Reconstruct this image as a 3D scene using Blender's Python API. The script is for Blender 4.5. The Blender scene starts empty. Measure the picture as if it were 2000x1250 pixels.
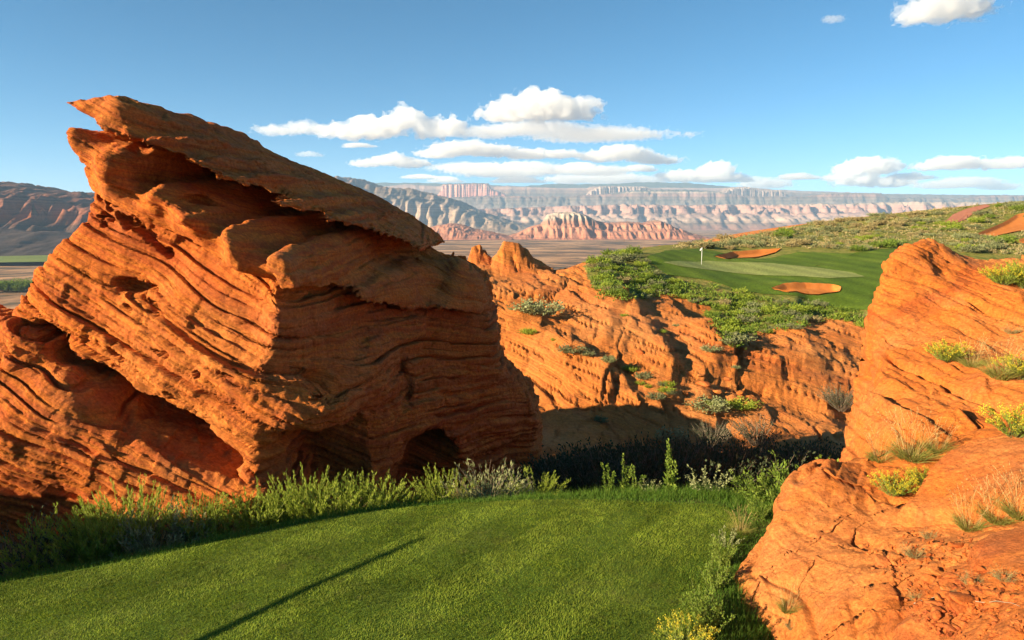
import bpy, math, random
import numpy as np
from mathutils import Vector

# ------------------------------------------------------------------ camera, sky, sun, exposure
SC = bpy.context.scene
COL = SC.collection
PITCH = math.radians(8.11)
FPX = 1333.33                       # focal length in pixels of a 2000 px wide picture (24 mm)
CAMZ = 6.0
cam_d = bpy.data.cameras.new('camera')
cam_d.lens = 24.0; cam_d.sensor_width = 36.0
cam_d.clip_start = 0.1; cam_d.clip_end = 300000
cam = bpy.data.objects.new('camera', cam_d); COL.objects.link(cam)
cam.location = (0, 0, CAMZ); cam.rotation_euler = (math.pi/2 - PITCH, 0, 0)
SC.camera = cam

SUN_EL = math.radians(18.0)
SUN_AZ = math.radians(64.0)         # the sun stands behind the camera, this far round to its left
to_sun = Vector((-math.sin(SUN_AZ)*math.cos(SUN_EL), -math.cos(SUN_AZ)*math.cos(SUN_EL), math.sin(SUN_EL)))
world = bpy.data.worlds.new('World'); SC.world = world; world.use_nodes = True
wn = world.node_tree
sky = wn.nodes.new('ShaderNodeTexSky'); sky.sky_type = 'NISHITA'; sky.sun_disc = False
sky.sun_elevation = SUN_EL
sky.sun_rotation = math.atan2(to_sun.x, to_sun.y)
sky.altitude = 3000; sky.air_density = 0.8; sky.dust_density = 0.1; sky.ozone_density = 2.0
wn.nodes['Background'].inputs['Strength'].default_value = 0.052
hsv = wn.nodes.new('ShaderNodeHueSaturation'); hsv.inputs['Saturation'].default_value = 1.25; hsv.inputs['Hue'].default_value = 0.485
wn.links.new(sky.outputs[0], hsv.inputs['Color']); wn.links.new(hsv.outputs[0], wn.nodes['Background'].inputs['Color'])
sun_d = bpy.data.lights.new('sun', 'SUN'); sun_d.energy = 5.0; sun_d.angle = math.radians(0.53)
sun_d.color = (1.0, 0.82, 0.55)
sun = bpy.data.objects.new('sun', sun_d); COL.objects.link(sun)
sun.rotation_euler = to_sun.to_track_quat('Z', 'Y').to_euler()
sun.location = (-40, -40, 40)
SC.view_settings.view_transform = 'Standard'
SC.view_settings.look = 'None'
SC.view_settings.exposure = 1.68
SC.view_settings.gamma = 1.0
SC.view_settings.use_curve_mapping = False
SC.cycles.use_denoising = True; SC.cycles.denoiser = 'OPENIMAGEDENOISE'; SC.cycles.denoising_input_passes = 'RGB_ALBEDO_NORMAL'; SC.cycles.denoising_prefilter = 'ACCURATE'
SC.cycles.max_bounces = 16
SC.cycles.diffuse_bounces = 2
SC.cycles.volume_bounces = 7
SC.cycles.transparent_max_bounces = 8
SC.cycles.use_adaptive_sampling = True
SC.cycles.adaptive_threshold = 0.01

# ------------------------------------------------------------------ helpers: projection, noise, meshes
SP, CP = math.sin(PITCH), math.cos(PITCH)
def ray(px, py):
    a = (px-1000.0)/FPX; b = -(py-625.0)/FPX
    return Vector((a, CP + b*SP, -SP + b*CP))
def at(px, py, Y):
    """world point at distance Y ahead that lies on the line of sight through this spot of the photograph"""
    d = ray(px, py); t = Y/d.y
    return np.array((d.x*t, Y, CAMZ + d.z*t))
def pix(x, y, z):
    dz = z-CAMZ
    fw = y*CP - dz*SP; up = y*SP + dz*CP
    return 1000 + FPX*x/fw, 625 - FPX*up/fw

_G = np.random.RandomState(7).normal(size=(512, 3)).astype(np.float32)
_G /= np.linalg.norm(_G, axis=1, keepdims=True)
def pn(x, y, z, seed=0):
    """gradient noise, about -0.7..0.7"""
    x, y, z = np.broadcast_arrays(np.asarray(x, np.float32), np.asarray(y, np.float32), np.asarray(z, np.float32))
    xi = np.floor(x); yi = np.floor(y); zi = np.floor(z)
    fx = x-xi; fy = y-yi; fz = z-zi
    xi = xi.astype(np.int64); yi = yi.astype(np.int64); zi = zi.astype(np.int64)
    u = fx*fx*fx*(fx*(fx*6-15)+10); v = fy*fy*fy*(fy*(fy*6-15)+10); w = fz*fz*fz*(fz*(fz*6-15)+10)
    out = 0
    for a in (0, 1):
        wa = u if a else 1-u
        for b in (0, 1):
            wb = wa*(v if b else 1-v)
            for c in (0, 1):
                h = ((xi+a)*73856093) ^ ((yi+b)*19349663) ^ ((zi+c)*83492791) ^ (seed*2654435 + 1013)
                h = (h ^ (h >> 13)) * 1274126177
                h = (h ^ (h >> 16)) & 511
                g = _G[h]
                out = out + wb*(w if c else 1-w)*(g[..., 0]*(fx-a)+g[..., 1]*(fy-b)+g[..., 2]*(fz-c))
    return out
def fbm(x, y, z, octs=4, seed=0, gain=0.5, lac=2.03):
    s = 0; a = 1.0
    for o in range(octs):
        s = s + a*pn(x, y, z, seed+o*17); a *= gain
        x = x*lac; y = y*lac; z = z*lac
    return s
def ridged(x, y, z, octs=4, seed=0):
    s = 0; a = 1.0
    for o in range(octs):
        s = s + a*(1-2*np.abs(pn(x, y, z, seed+o*17))); a *= 0.5
        x = x*2.1; y = y*2.1; z = z*2.1
    return s/1.9
def sstep(a, b, x):
    t = np.clip((x-a)/(b-a), 0, 1); return t*t*(3-2*t)
def smax(a, b, k):
    h = np.clip(0.5+0.5*(a-b)/k, 0, 1); return b+(a-b)*h + k*h*(1-h)
def smin(a, b, k): return -smax(-a, -b, k)
def rbf(pts, vals, smooth=0.0):
    """thin plate spline through scattered 2D points; returns f(u, v)"""
    P = np.asarray(pts, float); n = len(P)
    def ker(r2): return 0.5*r2*np.log(np.maximum(r2, 1e-9))
    A = np.zeros((n+3, n+3))
    A[:n, :n] = ker(((P[:, None]-P[None])**2).sum(-1)) + smooth*np.eye(n)
    A[:n, n] = 1; A[:n, n+1:] = P; A[n, :n] = 1; A[n+1:, :n] = P.T
    w = np.linalg.solve(A, np.concatenate([np.asarray(vals, float), np.zeros(3)]))
    def f(u, v):
        u = np.asarray(u, float); v = np.asarray(v, float)
        o = w[n]+w[n+1]*u+w[n+2]*v
        for i in range(n):
            o = o + w[i]*ker((u-P[i, 0])**2+(v-P[i, 1])**2)
        return o
    return f
def polysd(poly, u, v):
    """signed distance to a polygon, negative inside"""
    P = np.asarray(poly, float); n = len(P)
    d = np.full(np.shape(u), 1e9); s = np.ones(np.shape(u))
    for i in range(n):
        a = P[i]; b = P[i-1]
        ex, ey = b-a; wx = u-a[0]; wy = v-a[1]
        t = np.clip((wx*ex+wy*ey)/(ex*ex+ey*ey+1e-12), 0, 1)
        d = np.minimum(d, (wx-ex*t)**2+(wy-ey*t)**2)
        c1 = v >= a[1]; c2 = v < b[1]; c3 = ex*wy > ey*wx
        s = np.where((c1 & c2 & c3) | (~c1 & ~c2 & ~c3), -s, s)
    return s*np.sqrt(d)
def surface_nets(F, org, h):
    """closed quads of the zero level of F (negative inside)"""
    nx, ny, nz = F.shape
    S = F < 0
    c = S[:-1, :-1, :-1].astype(np.int8)
    n = np.zeros_like(c)
    for a in (0, 1):
        for b in (0, 1):
            for d in (0, 1):
                n += S[a:nx-1+a, b:ny-1+b, d:nz-1+d]
    I = np.argwhere((n > 0) & (n < 8))
    idm = np.full((nx-1, ny-1, nz-1), -1, np.int32)
    idm[I[:, 0], I[:, 1], I[:, 2]] = np.arange(len(I))
    cor = [(a, b, d) for a in (0, 1) for b in (0, 1) for d in (0, 1)]
    val = np.stack([F[I[:, 0]+a, I[:, 1]+b, I[:, 2]+d] for a, b, d in cor], 1)
    acc = np.zeros((len(I), 3)); cnt = np.zeros(len(I))
    for i in range(8):
        for j in range(i+1, 8):
            if sum(abs(p-q) for p, q in zip(cor[i], cor[j])) != 1: continue
            va, vb = val[:, i], val[:, j]
            m = (va < 0) != (vb < 0)
            t = np.where(m, va/np.where(m, va-vb, 1), 0)
            pa = np.array(cor[i], float); pb = np.array(cor[j], float)
            acc += np.where(m[:, None], pa+(pb-pa)*t[:, None], 0); cnt += m
    V = (I + acc/cnt[:, None])*h + np.asarray(org)
    Q = []
    for ax in range(3):
        sl = [slice(None)]*3; sh = [slice(None)]*3
        sl[ax] = slice(0, -1); sh[ax] = slice(1, None)
        A = S[tuple(sl)]; B = S[tuple(sh)]
        for flip, M in ((False, A & ~B), (True, ~A & B)):
            E = np.argwhere(M)
            o1, o2 = [k for k in range(3) if k != ax]
            ok = (E[:, o1] > 0) & (E[:, o2] > 0) & (E[:, o1] < F.shape[o1]-1) & (E[:, o2] < F.shape[o2]-1)
            E = E[ok]
            def cell(d1, d2):
                e = E.copy(); e[:, o1] -= d1; e[:, o2] -= d2
                return idm[e[:, 0], e[:, 1], e[:, 2]]
            q = np.stack([cell(1, 1), cell(0, 1), cell(0, 0), cell(1, 0)], 1)
            if (ax == 1) != flip: q = q[:, ::-1]
            Q.append(q)
    Q = np.concatenate(Q); Q = Q[(Q >= 0).all(1)]
    return V, Q
def subdiv(V, Q):
    E = np.concatenate([Q[:, [0, 1]], Q[:, [1, 2]], Q[:, [2, 3]], Q[:, [3, 0]]])
    E = np.sort(E, 1); key = E[:, 0].astype(np.int64)*len(V)+E[:, 1]
    uk, inv = np.unique(key, return_inverse=True)
    ev = 0.5*(V[uk//len(V)]+V[uk % len(V)])
    nq = len(Q); fv = V[Q].mean(1)
    e = inv.reshape(4, nq)+len(V); c = np.arange(nq)+len(V)+len(uk)
    nQ = np.concatenate([np.stack([Q[:, i], e[i], c, e[i-1]], 1) for i in range(4)])
    return np.concatenate([V, ev, fv]), nQ
def subdiv2(V, Q, front, n):
    """n levels where front is set, none elsewhere"""
    A = Q[front]; B = Q[~front]; off = len(V)
    ua, ia = np.unique(A, return_inverse=True); VA, QA = V[ua], ia.reshape(-1, 4)
    for _ in range(n): VA, QA = subdiv(VA, QA)
    ub, ib = np.unique(B, return_inverse=True)
    return np.concatenate([VA, V[ub]]), np.concatenate([QA, ib.reshape(-1, 4)+len(VA)])
def relax(V, Q, k=0.5):
    S = np.zeros_like(V); n = np.zeros(len(V))
    for i in range(4):
        for j in (1, 3):
            a = Q[:, i]; b = Q[:, (i+j) % 4]
            for d in range(3): S[:, d] += np.bincount(a, V[b, d], len(V))
            n += np.bincount(a, minlength=len(V))
    n = np.maximum(n, 1)
    return V + k*(S/n[:, None]-V)
def vnormals(V, Q):
    fn = np.cross(V[Q[:, 2]]-V[Q[:, 0]], V[Q[:, 3 if Q.shape[1] == 4 else 1]]-V[Q[:, 1 if Q.shape[1] == 4 else 0]])
    N = np.zeros_like(V)
    for i in range(Q.shape[1]):
        for d in range(3): N[:, d] += np.bincount(Q[:, i], fn[:, d], len(V))
    return N/np.maximum(np.linalg.norm(N, axis=1, keepdims=True), 1e-9)
def mesh_data(name, V, Q, mat=None, smooth=True):
    V = np.asarray(V, np.float32); Q = np.asarray(Q, np.int32)
    me = bpy.data.meshes.new(name)
    k = Q.shape[1]
    me.vertices.add(len(V)); me.vertices.foreach_set('co', V.ravel())
    me.loops.add(Q.size); me.loops.foreach_set('vertex_index', Q.ravel())
    me.polygons.add(len(Q)); me.polygons.foreach_set('loop_start', np.arange(0, Q.size, k, dtype=np.int32))
    me.polygons.foreach_set('loop_total', np.full(len(Q), k, np.int32))
    me.polygons.foreach_set('use_smooth', np.full(len(Q), smooth, bool))
    me.update(calc_edges=True)
    if mat: me.materials.append(mat)
    return me
def ob(name, me, parent=None, loc=(0, 0, 0)):
    o = bpy.data.objects.new(name, me); COL.objects.link(o)
    o.location = loc
    if parent: o.parent = parent
    return o
def mk(name, V, Q, mat, parent=None, smooth=True):
    return ob(name, mesh_data(name, V, Q, mat, smooth), parent)
def attr(o, name, vals):
    a = o.data.attributes.new(name, 'FLOAT', 'POINT'); a.data.foreach_set('value', np.asarray(vals, np.float32))
def tag(o, label=None, cat=None, group=None, kind=None):
    if label: o['label'] = label
    if cat: o['category'] = cat
    if group: o['group'] = group
    if kind: o['kind'] = kind
    return o
def empty(name, loc=(0, 0, 0), rz=0.0, s=1.0):
    o = bpy.data.objects.new(name, None); COL.objects.link(o)
    o.location = loc; o.rotation_euler = (0, 0, rz); o.scale = (s, s, s); o.empty_display_size = 0.2
    return o

# ------------------------------------------------------------------ materials
def srgb(r, g, b):
    f = lambda c: (c/255/12.92) if c/255 <= 0.04045 else ((c/255+0.055)/1.055)**2.4
    return (f(r), f(g), f(b), 1.0)
class NT:
    def __init__(s, name):
        s.m = bpy.data.materials.new(name); s.m.use_nodes = True; s.t = s.m.node_tree
        s.b = s.t.nodes['Principled BSDF']; s.out = s.t.nodes['Material Output']
        s.b.inputs['Roughness'].default_value = 0.9
        s.b.inputs['Specular IOR Level'].default_value = 0.15
    def n(s, typ, **kw):
        nd = s.t.nodes.new('ShaderNode'+typ)
        for k, v in kw.items():
            if k.startswith('i_'):
                key = k[2:].replace('_', ' ')
                nd.inputs[int(key) if key.isdigit() else key].default_value = v
            else: setattr(nd, k, v)
        return nd
    def l(s, a, b): s.t.links.new(a, b); return b.node
    def pos(s):
        return s.n('NewGeometry').outputs['Position']
    def noise(s, vec, scale, detail=4, rough=0.55, dist=0.0, dims='3D'):
        nd = s.n('TexNoise', noise_dimensions=dims); nd.inputs['Scale'].default_value = scale
        nd.inputs['Detail'].default_value = detail; nd.inputs['Roughness'].default_value = rough
        nd.inputs['Distortion'].default_value = dist
        if vec is not None: s.l(vec, nd.inputs['Vector' if dims != '1D' else 'W'])
        return nd.outputs['Fac']
    def ramp(s, fac, stops, interp='LINEAR'):
        nd = s.n('ValToRGB'); cr = nd.color_ramp; cr.interpolation = interp
        while len(cr.elements) < len(stops): cr.elements.new(0.5)
        for e, (p, c) in zip(cr.elements, stops):
            e.position = p; e.color = c if len(c) == 4 else (*c, 1)
        s.l(fac, nd.inputs[0]); return nd.outputs[0]
    def mix(s, fac, a, b, mode='MIX'):
        nd = s.n('Mix', data_type='RGBA', blend_type=mode)
        for v, k in ((fac, 0), (a, 6), (b, 7)):
            if hasattr(v, 'links') or hasattr(v, 'is_linked'): s.l(v, nd.inputs[k])
            else: nd.inputs[k].default_value = v
        return nd.outputs[2]
    def math(s, op, a, b=0.0, c=None, clamp=False):
        nd = s.n('Math', operation=op, use_clamp=clamp)
        for v, k in ((a, 0), (b, 1), (c, 2)):
            if v is None: continue
            if hasattr(v, 'is_linked'): s.l(v, nd.inputs[k])
            else: nd.inputs[k].default_value = v
        return nd.outputs[0]
    def vdot(s, v, d):
        nd = s.n('VectorMath', operation='DOT_PRODUCT'); s.l(v, nd.inputs[0]); nd.inputs[1].default_value = d
        return nd.outputs['Value']
    def vscale(s, v, d):
        nd = s.n('VectorMath', operation='MULTIPLY'); s.l(v, nd.inputs[0]); nd.inputs[1].default_value = d
        return nd.outputs[0]
    def bump(s, h, dist, strength=1.0, prev=None):
        nd = s.n('Bump'); nd.inputs['Distance'].default_value = dist; nd.inputs['Strength'].default_value = strength
        s.l(h, nd.inputs['Height'])
        if prev is not None: s.l(prev, nd.inputs['Normal'])
        return nd.outputs[0]
    def col(s, c): s.l(c, s.b.inputs['Base Color'])
    def nrm(s, c): s.l(c, s.b.inputs['Normal'])
    def att(s, name): return s.n('Attribute', attribute_name=name).outputs['Fac']

def rock_material(name, nb, base, pale, deep, scale=1.0, strat=1.0, pale_amt=0.5, bump=1.0, crack=0.25, varnish=0.28):
    m = NT(name); p = m.pos()
    warp = m.noise(p, 0.25/scale, 3)
    s = m.math('ADD', m.vdot(p, nb), m.math('MULTIPLY', warp, 0.35*scale))
    lay1 = m.noise(s, 1.3/scale, 4, 0.7, dims='1D')
    lay2 = m.noise(s, 6.0/scale, 4, 0.75, dims='1D')
    big = m.noise(p, 0.22/scale, 5, 0.6)
    mid = m.noise(p, 1.6/scale, 6, 0.65)
    fine = m.noise(p, 11/scale, 6, 0.7)
    c = m.ramp(lay1, [(0.3, deep), (0.48, base), (0.62, base), (0.75, pale)])
    c = m.mix(m.math('MULTIPLY', m.ramp(lay2, [(0.44, (0, 0, 0)), (0.58, (1, 1, 1))]), 0.6*strat), c, deep)
    c = m.mix(m.math('MULTIPLY', m.ramp(big, [(0.45, (0, 0, 0)), (0.62, (1, 1, 1))]), pale_amt), c, pale)
    c = m.mix(m.math('MULTIPLY', m.ramp(mid, [(0.5, (0, 0, 0)), (0.72, (1, 1, 1))]), 0.5), c, deep)
    # grey-brown lichen and weathering crust in patches
    lic = m.noise(p, 0.9/scale, 7, 0.75, 0.6)
    c = m.mix(m.math('MULTIPLY', m.ramp(lic, [(0.58, (0, 0, 0)), (0.68, (1, 1, 1))]), 0.22), c, srgb(128, 76, 62))
    # dark varnish run down the faces in streaks
    stv = m.noise(m.vscale(p, (1.5/scale, 1.5/scale, 0.22/scale)), 1.0, 5, 0.65)
    c = m.mix(m.math('MULTIPLY', m.ramp(stv, [(0.54, (0, 0, 0)), (0.66, (1, 1, 1))]), varnish), c, (0.17, 0.062, 0.035, 1))
    # dusty greyish pink weathering in broad patches
    dus = m.noise(p, 0.33/scale, 6, 0.7, 0.4)
    c = m.mix(m.math('MULTIPLY', m.ramp(dus, [(0.52, (0, 0, 0)), (0.64, (1, 1, 1))]), 0.35), c, (0.56, 0.195, 0.066, 1))
    var = m.ramp(fine, [(0.3, (0.58, 0.55, 0.53)), (0.7, (1.32, 1.32, 1.3))])
    c = m.mix(1.0, c, var, 'MULTIPLY')
    m.col(c)
    # relief: thin beds with broken edges, pitting and grain
    tang = m.vscale(p, (0.8, 0.8, 0.8))
    brk = m.noise(tang, 1.2/scale, 4, 0.6)
    s2 = m.math('ADD', s, m.math('MULTIPLY', brk, 0.10*scale))
    bed = m.noise(s2, 7.0/scale, 5, 0.75, dims='1D')
    b1 = m.bump(bed, 0.16*scale*strat, 0.8*bump)
    b2 = m.bump(m.noise(p, 5/scale, 8, 0.7), 0.07*scale, 0.8*bump, b1)
    b3 = m.bump(m.noise(p, 30/scale, 6, 0.7), 0.024*scale, 0.9*bump, b2)
    # hairline fractures
    vo = m.n('TexVoronoi', feature='DISTANCE_TO_EDGE'); vo.inputs['Scale'].default_value = 0.28/scale
    dst = m.n('VectorMath', operation='ADD'); m.l(m.vscale(p, (1.0, 1.0, 1.6)), dst.inputs[0])
    nz = m.n('TexNoise'); nz.inputs['Scale'].default_value = 1.3/scale; nz.inputs['Detail'].default_value = 5; m.l(p, nz.inputs['Vector'])
    m.l(m.vscale(nz.outputs['Color'], (1.1*scale,)*3), dst.inputs[1]); m.l(dst.outputs[0], vo.inputs['Vector'])
    crk = m.ramp(vo.outputs['Distance'], [(0.0, (0, 0, 0)), (0.022, (1, 1, 1))])
    b4 = m.bump(crk, 0.05*scale, crack*bump, b3)
    pit = m.ramp(m.noise(p, 17/scale, 3, 0.6), [(0.30, (0, 0, 0)), (0.40, (1, 1, 1))])
    m.nrm(m.bump(pit, 0.02*scale, 0.6*bump, b4))
    m.b.inputs['Roughness'].default_value = 0.95
    return m.m
NB_FIN = Vector((math.sin(math.radians(25)), -0.06, math.cos(math.radians(25)))).normalized()
NB_MID = Vector((math.sin(math.radians(14)), -0.02, math.cos(math.radians(14)))).normalized()
NB_RGT = Vector((-0.30, 0.0, 0.92)).normalized()
ORANGE, PALE, DEEP = (0.60, 0.172, 0.026, 1), (0.60, 0.235, 0.062, 1), (0.38, 0.068, 0.020, 1)
M_fin = rock_material('sandstone fin', NB_FIN, ORANGE, PALE, DEEP, 1.0, 1.0, 0.4)
M_rgt = rock_material('sandstone ledge', NB_RGT, (0.54, 0.155, 0.026, 1), (0.56, 0.235, 0.075, 1), (0.38, 0.078, 0.020, 1), 0.7, 0.30, 0.5, 1.25)

# ------------------------------------------------------------------ rock shaping
def strata(P, N, nb, amps, seed=0, rough=0.05, warp=0.35, mask=None, bulge=0.0, notch=0.75):
    """push points of a rock surface in and out bed by bed"""
    nb = np.array(nb); x, y, z = P[:, 0], P[:, 1], P[:, 2]
    t1 = np.cross(nb, (0, 1, 0)); t1 /= np.linalg.norm(t1); t2 = np.cross(nb, t1)
    a = P@t1; b = P@t2
    s = P@nb + 0.4*warp*fbm(x*.22, y*.22, z*.22, 3, seed+3)
    d = np.zeros(len(P))
    for j, (th, am) in enumerate(amps):
        q = s/th + 0.18*pn(x*.5/th**.5, y*.5/th**.5, z*.5/th**.5, seed+40+j)
        q = q + 0.7*pn(s/(2.3*th), 0*s+j*3.3, 0*s+0.5, seed+60)
        i = np.floor(q); fr = q-i
        f = 0.42/th**0.6
        def bed(i):
            ca = np.floor(a*f*1.5+pn(a*f*.5, b*f*.5, i*3.3, seed+33)*1.6+i*0.37); cb = np.floor(b*f*1.2+i*0.61+0.6*pn(a*f, b*f, i*1.7, seed+34))
            blk = pn(ca*0.731+0.4, cb*0.617+0.3, i*0.893+0.2, seed+35)
            return np.tanh(3.5*(0.75*pn(a*f*.6, b*f, i*7.317, seed+11+j)+.25*pn(a*f*2.3, b*f*3, i*3.17, seed+15+j)))*0.30 + blk*0.62
        l0 = bed(i); l1 = bed(i+1)
        k = sstep(0.88, 1.0, fr)
        v = (l0*(1-k)+l1*k) + 0.30*(fr*(1-k)-0.4)
        loc = 0.55+0.9*np.clip(0.5+pn(x*.35, y*.35, z*.35, seed+70+j)*1.4, 0, 1)
        nt = np.exp(-((fr-0.93)/0.075)**2)*sstep(-0.05, 0.22, pn(a*f*.28, b*f*.28, i*5.13, seed+80+j))
        d += am*1.5*(v*loc - notch*nt)
    d += rough*fbm(x*1.6, y*1.6, z*1.6, 4, seed+90, 0.55) + bulge*fbm(x*.42, y*.42, z*.42, 2, seed+95)
    if mask is not None: d = d*mask
    return d
def grid3(lo, hi, h):
    n = [int(math.ceil((b-a)/h))+1 for a, b in zip(lo, hi)]
    return [lo[i]+np.arange(n[i])*h for i in range(3)]
def xz(pts, Y=None):
    """photograph spots with their distances -> (x, z)"""
    return [tuple(at(p[0], p[1], p[2] if Y is None else Y)[[0, 2]]) for p in pts]

class Rock:
    """solid rock: front and back surfaces over an upright outline, carved, then bedded"""
    def __init__(s, lo, hi, h):
        s.h = h; s.lo = lo
        s.gx, s.gy, s.gz = grid3(lo, hi, h)
        s.X2, s.Z2 = np.meshgrid(s.gx, s.gz, indexing='ij')
        s.F = None
    def outline(s, pts, ctrl, back, k=0.35, smooth=0.02):
        sd = polysd(xz(pts), s.X2, s.Z2)
        C = np.array([at(*c) for c in ctrl])
        f = rbf(C[:, [0, 2]], C[:, 1], smooth)(s.X2, s.Z2)
        bk = back(s.X2, s.Z2) if callable(back) else np.full_like(f, back)
        y = s.gy[None, :, None]
        g = smax(sd[:, None, :].astype(np.float32), (f[:, None, :]-y).astype(np.float32)*0.75, k)
        g = smax(g, (y-bk[:, None, :]).astype(np.float32), k)
        s.F = g if s.F is None else smin(s.F, g, k)
    def carve(s, pts, ydeep, k=0.25, Y=None):
        sd = polysd(xz(pts, Y), s.X2, s.Z2)
        y = s.gy[None, :, None]
        g = smax(sd[:, None, :].astype(np.float32), (y-ydeep).astype(np.float32), k)
        s.F = smax(s.F, -g, k)
    def hole(s, c, r, k=0.06):
        c = np.asarray(c); R = max(r)+0.3
        sl = []
        for g, v in zip((s.gx, s.gy, s.gz), c):
            a, b = np.searchsorted(g, (v-R, v+R)); sl.append(slice(max(a, 0), b))
        if any(q.stop-q.start < 2 for q in sl): return
        x = s.gx[sl[0]][:, None, None]; y = s.gy[sl[1]][None, :, None]; z = s.gz[sl[2]][None, None, :]
        d = (np.sqrt(((x-c[0])/r[0])**2+((y-c[1])/r[1])**2+((z-c[2])/r[2])**2)-1)*min(r)
        s.F[tuple(sl)] = smax(s.F[tuple(sl)], -d, k)
    def front(s, x, z):
        """Y where the line (x, z) first meets the rock"""
        i = int(np.clip((x-s.lo[0])/s.h, 0, len(s.gx)-1)); k = int(np.clip((z-s.lo[2])/s.h, 0, len(s.gz)-1))
        w = np.nonzero(s.F[i, :, k] < 0)[0]
        return s.gy[w[0]] if len(w) else None
    def build(s, name, mat, nb, amps, seed, parent=None, nsub=1, rough=0.05, warp=0.35, maskf=None, relaxn=1, pushf=None, bulge=0.0, notch=0.75):
        F = s.F
        F[0] = 1; F[-1] = 1; F[:, 0] = 1; F[:, -1] = 1; F[:, :, 0] = 1; F[:, :, -1] = 1
        V, Q = surface_nets(F, s.lo, s.h)
        for _ in range(relaxn): V = relax(V, Q, 0.5)
        N = vnormals(V, Q)
        if np.einsum('ij,ij->', N, V-V.mean(0)) < 0: Q = Q[:, ::-1]
        # finer mesh where the rock can be seen from the tee side, coarse on its back
        c = V[Q].mean(1); fn = np.cross(V[Q[:, 2]]-V[Q[:, 0]], V[Q[:, 3]]-V[Q[:, 1]])
        fn /= np.maximum(np.linalg.norm(fn, axis=1, keepdims=True), 1e-9)
        vd = np.array((0, 0, CAMZ))-c; vd /= np.linalg.norm(vd, axis=1, keepdims=True)
        px, py = pix(c[:, 0], np.maximum(c[:, 1], 0.5), c[:, 2])
        frt = ((fn*vd).sum(1) > -0.15) & (px > -260) & (px < 2650) & (py < 1420) & (c[:, 2] > -6.5)
        V, Q = subdiv2(V, Q, frt, nsub)
        V = relax(V, Q, 0.5)
        N = vnormals(V, Q)
        d = strata(V, N, nb, amps, seed, rough, warp, maskf(V) if maskf else None, bulge, notch)
        V = V + N*d[:, None]
        if pushf: V[:, 1] += pushf(V, N)
        if parent: V = V - np.array(parent.location)
        return mk(name, V, Q, mat, parent)

# ------------------------------------------------------------------ ground near the tee
TEE_PX = [(-420,1215),(-200,1185),(0,1142),(200,1107),(400,1066),(600,1022),(750,997),(900,984),(1100,976),(1250,981),(1400,986),
          (1475,1010),(1490,1040),(1440,1075),(1400,1110),(1375,1180),(1340,1250),(1320,1400),(1300,1700)]
def flat(px, py, z=0.0):
    d = ray(px, py); t = (z-CAMZ)/d.z
    return (d.x*t, d.y*t)
TEE = [flat(*p) for p in TEE_PX] + [(2.5, -14), (-26, -14), (-26, 8)]
def ground_near(x, y):
    d = polysd(TEE, x, y)
    left = 1-sstep(-1.0, 4.5, x)
    out = np.maximum(d, 0)
    bank = -1.15*sstep(0.0, 1.7, out) - 0.10*np.maximum(out-1.5, 0)
    gully = -0.55*sstep(0.2, 2.0, out) - 0.30*np.maximum(out-1.0, 0)
    z = bank*left + np.maximum(gully, -9.5)*(1-left)
    dome = 0.05*np.minimum(-d, 4)*(d < 0)*0.5
    z = z + dome + 0.035*fbm(x*.35, y*.35, 0*x, 2, 5) + (out > 0)*0.10*fbm(x*1.1, y*1.1, 0*x, 3, 6)*sstep(0, .6, out)
    z = z*(1-sstep(17, 24, y)) + np.maximum(z, -2.2)*sstep(17, 24, y) - 0.29*np.maximum(y-16.2, 0)*sstep(-7.5, -3.0, x)
    return np.maximum(z, -10.5)

# ------------------------------------------------------------------ hillside beyond the gully (heights from sighted points)
HILL = [(1000,960,27),(1100,915,29),(1250,905,30),(1400,900,31),(1550,890,31),(1700,880,31),(1900,860,31),(2200,860,31),(800,960,27),
 (1050,830,35),(1060,870,31),(1000,760,42),(985,680,48),(970,610,56),(955,560,64),(950,520,80),(930,530,90),
 (1120,800,37),(1120,700,45),(1120,620,55),(1140,560,66),(1100,540,72),(1040,545,72),(1010,590,60),
 (1200,830,36),(1210,740,42),(1210,650,52),(1200,590,62),(1235,560,72),
 (1300,860,34),(1320,780,40),(1330,700,47),(1330,640,56),(1290,600,62),
 (1420,820,37),(1430,740,43),(1430,690,48),(1420,640,60),(1380,600,66),(1380,575,72),
 (1530,800,40),(1540,720,46),(1550,650,56),(1530,620,64),(1500,600,68),
 (1650,780,42),(1660,700,50),(1660,640,60),(1650,612,68),(1620,595,74),
 (1760,700,52),(1760,640,62),(1760,600,70),(1900,640,66),(2050,640,68),(2200,700,60),
 (985,538,76),(1040,532,84),(1000,545,95),(900,545,92),(1100,530,92),(1180,520,80),(1250,497,90),(1270,515,86),(1300,535,82),
 (1300,490,98),(1370,516,92),(1370,487,106),(1450,500,104),(1500,520,93),(1500,545,86),(1580,565,79),(1560,545,86),(1680,540,89),(1700,590,76),(1720,560,84),
 (1560,492,108),(1650,500,105),(1750,495,108),(1850,520,98),(2000,540,95),(2200,540,95),
 (1340,476,125),(1450,463,145),(1520,455,150),(1600,438,160),(1700,425,165),(1800,412,170),(1900,402,172),(1990,393,175),(2150,380,178),(2300,380,178),
 (1600,470,128),(1700,460,136),(1800,455,138),(1800,480,120),(1900,440,146),(1900,475,122),(2000,450,138),(2000,420,155),(2150,450,140),
 (1280,481,115),(1200,500,96)]
def stretch(Y): return Y*(1+0.24*(1-min(max((Y-38)/44.0, 0), 1)))
_HP = np.array([at(p[0], p[1], stretch(p[2])) for p in HILL])
_extra = [(-40,30,-7),(-40,60,-9),(-30,90,-14),(-20,120,-18),(-10,28,-6.5),(-12,50,-7),(0,115,-6),(70,40,-4),(80,80,-1),(120,120,6),(150,180,12),(-10,160,-24),(30,205,-6),(90,215,0),(150,230,6)]
_HP = np.vstack([_HP, _extra])
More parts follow.
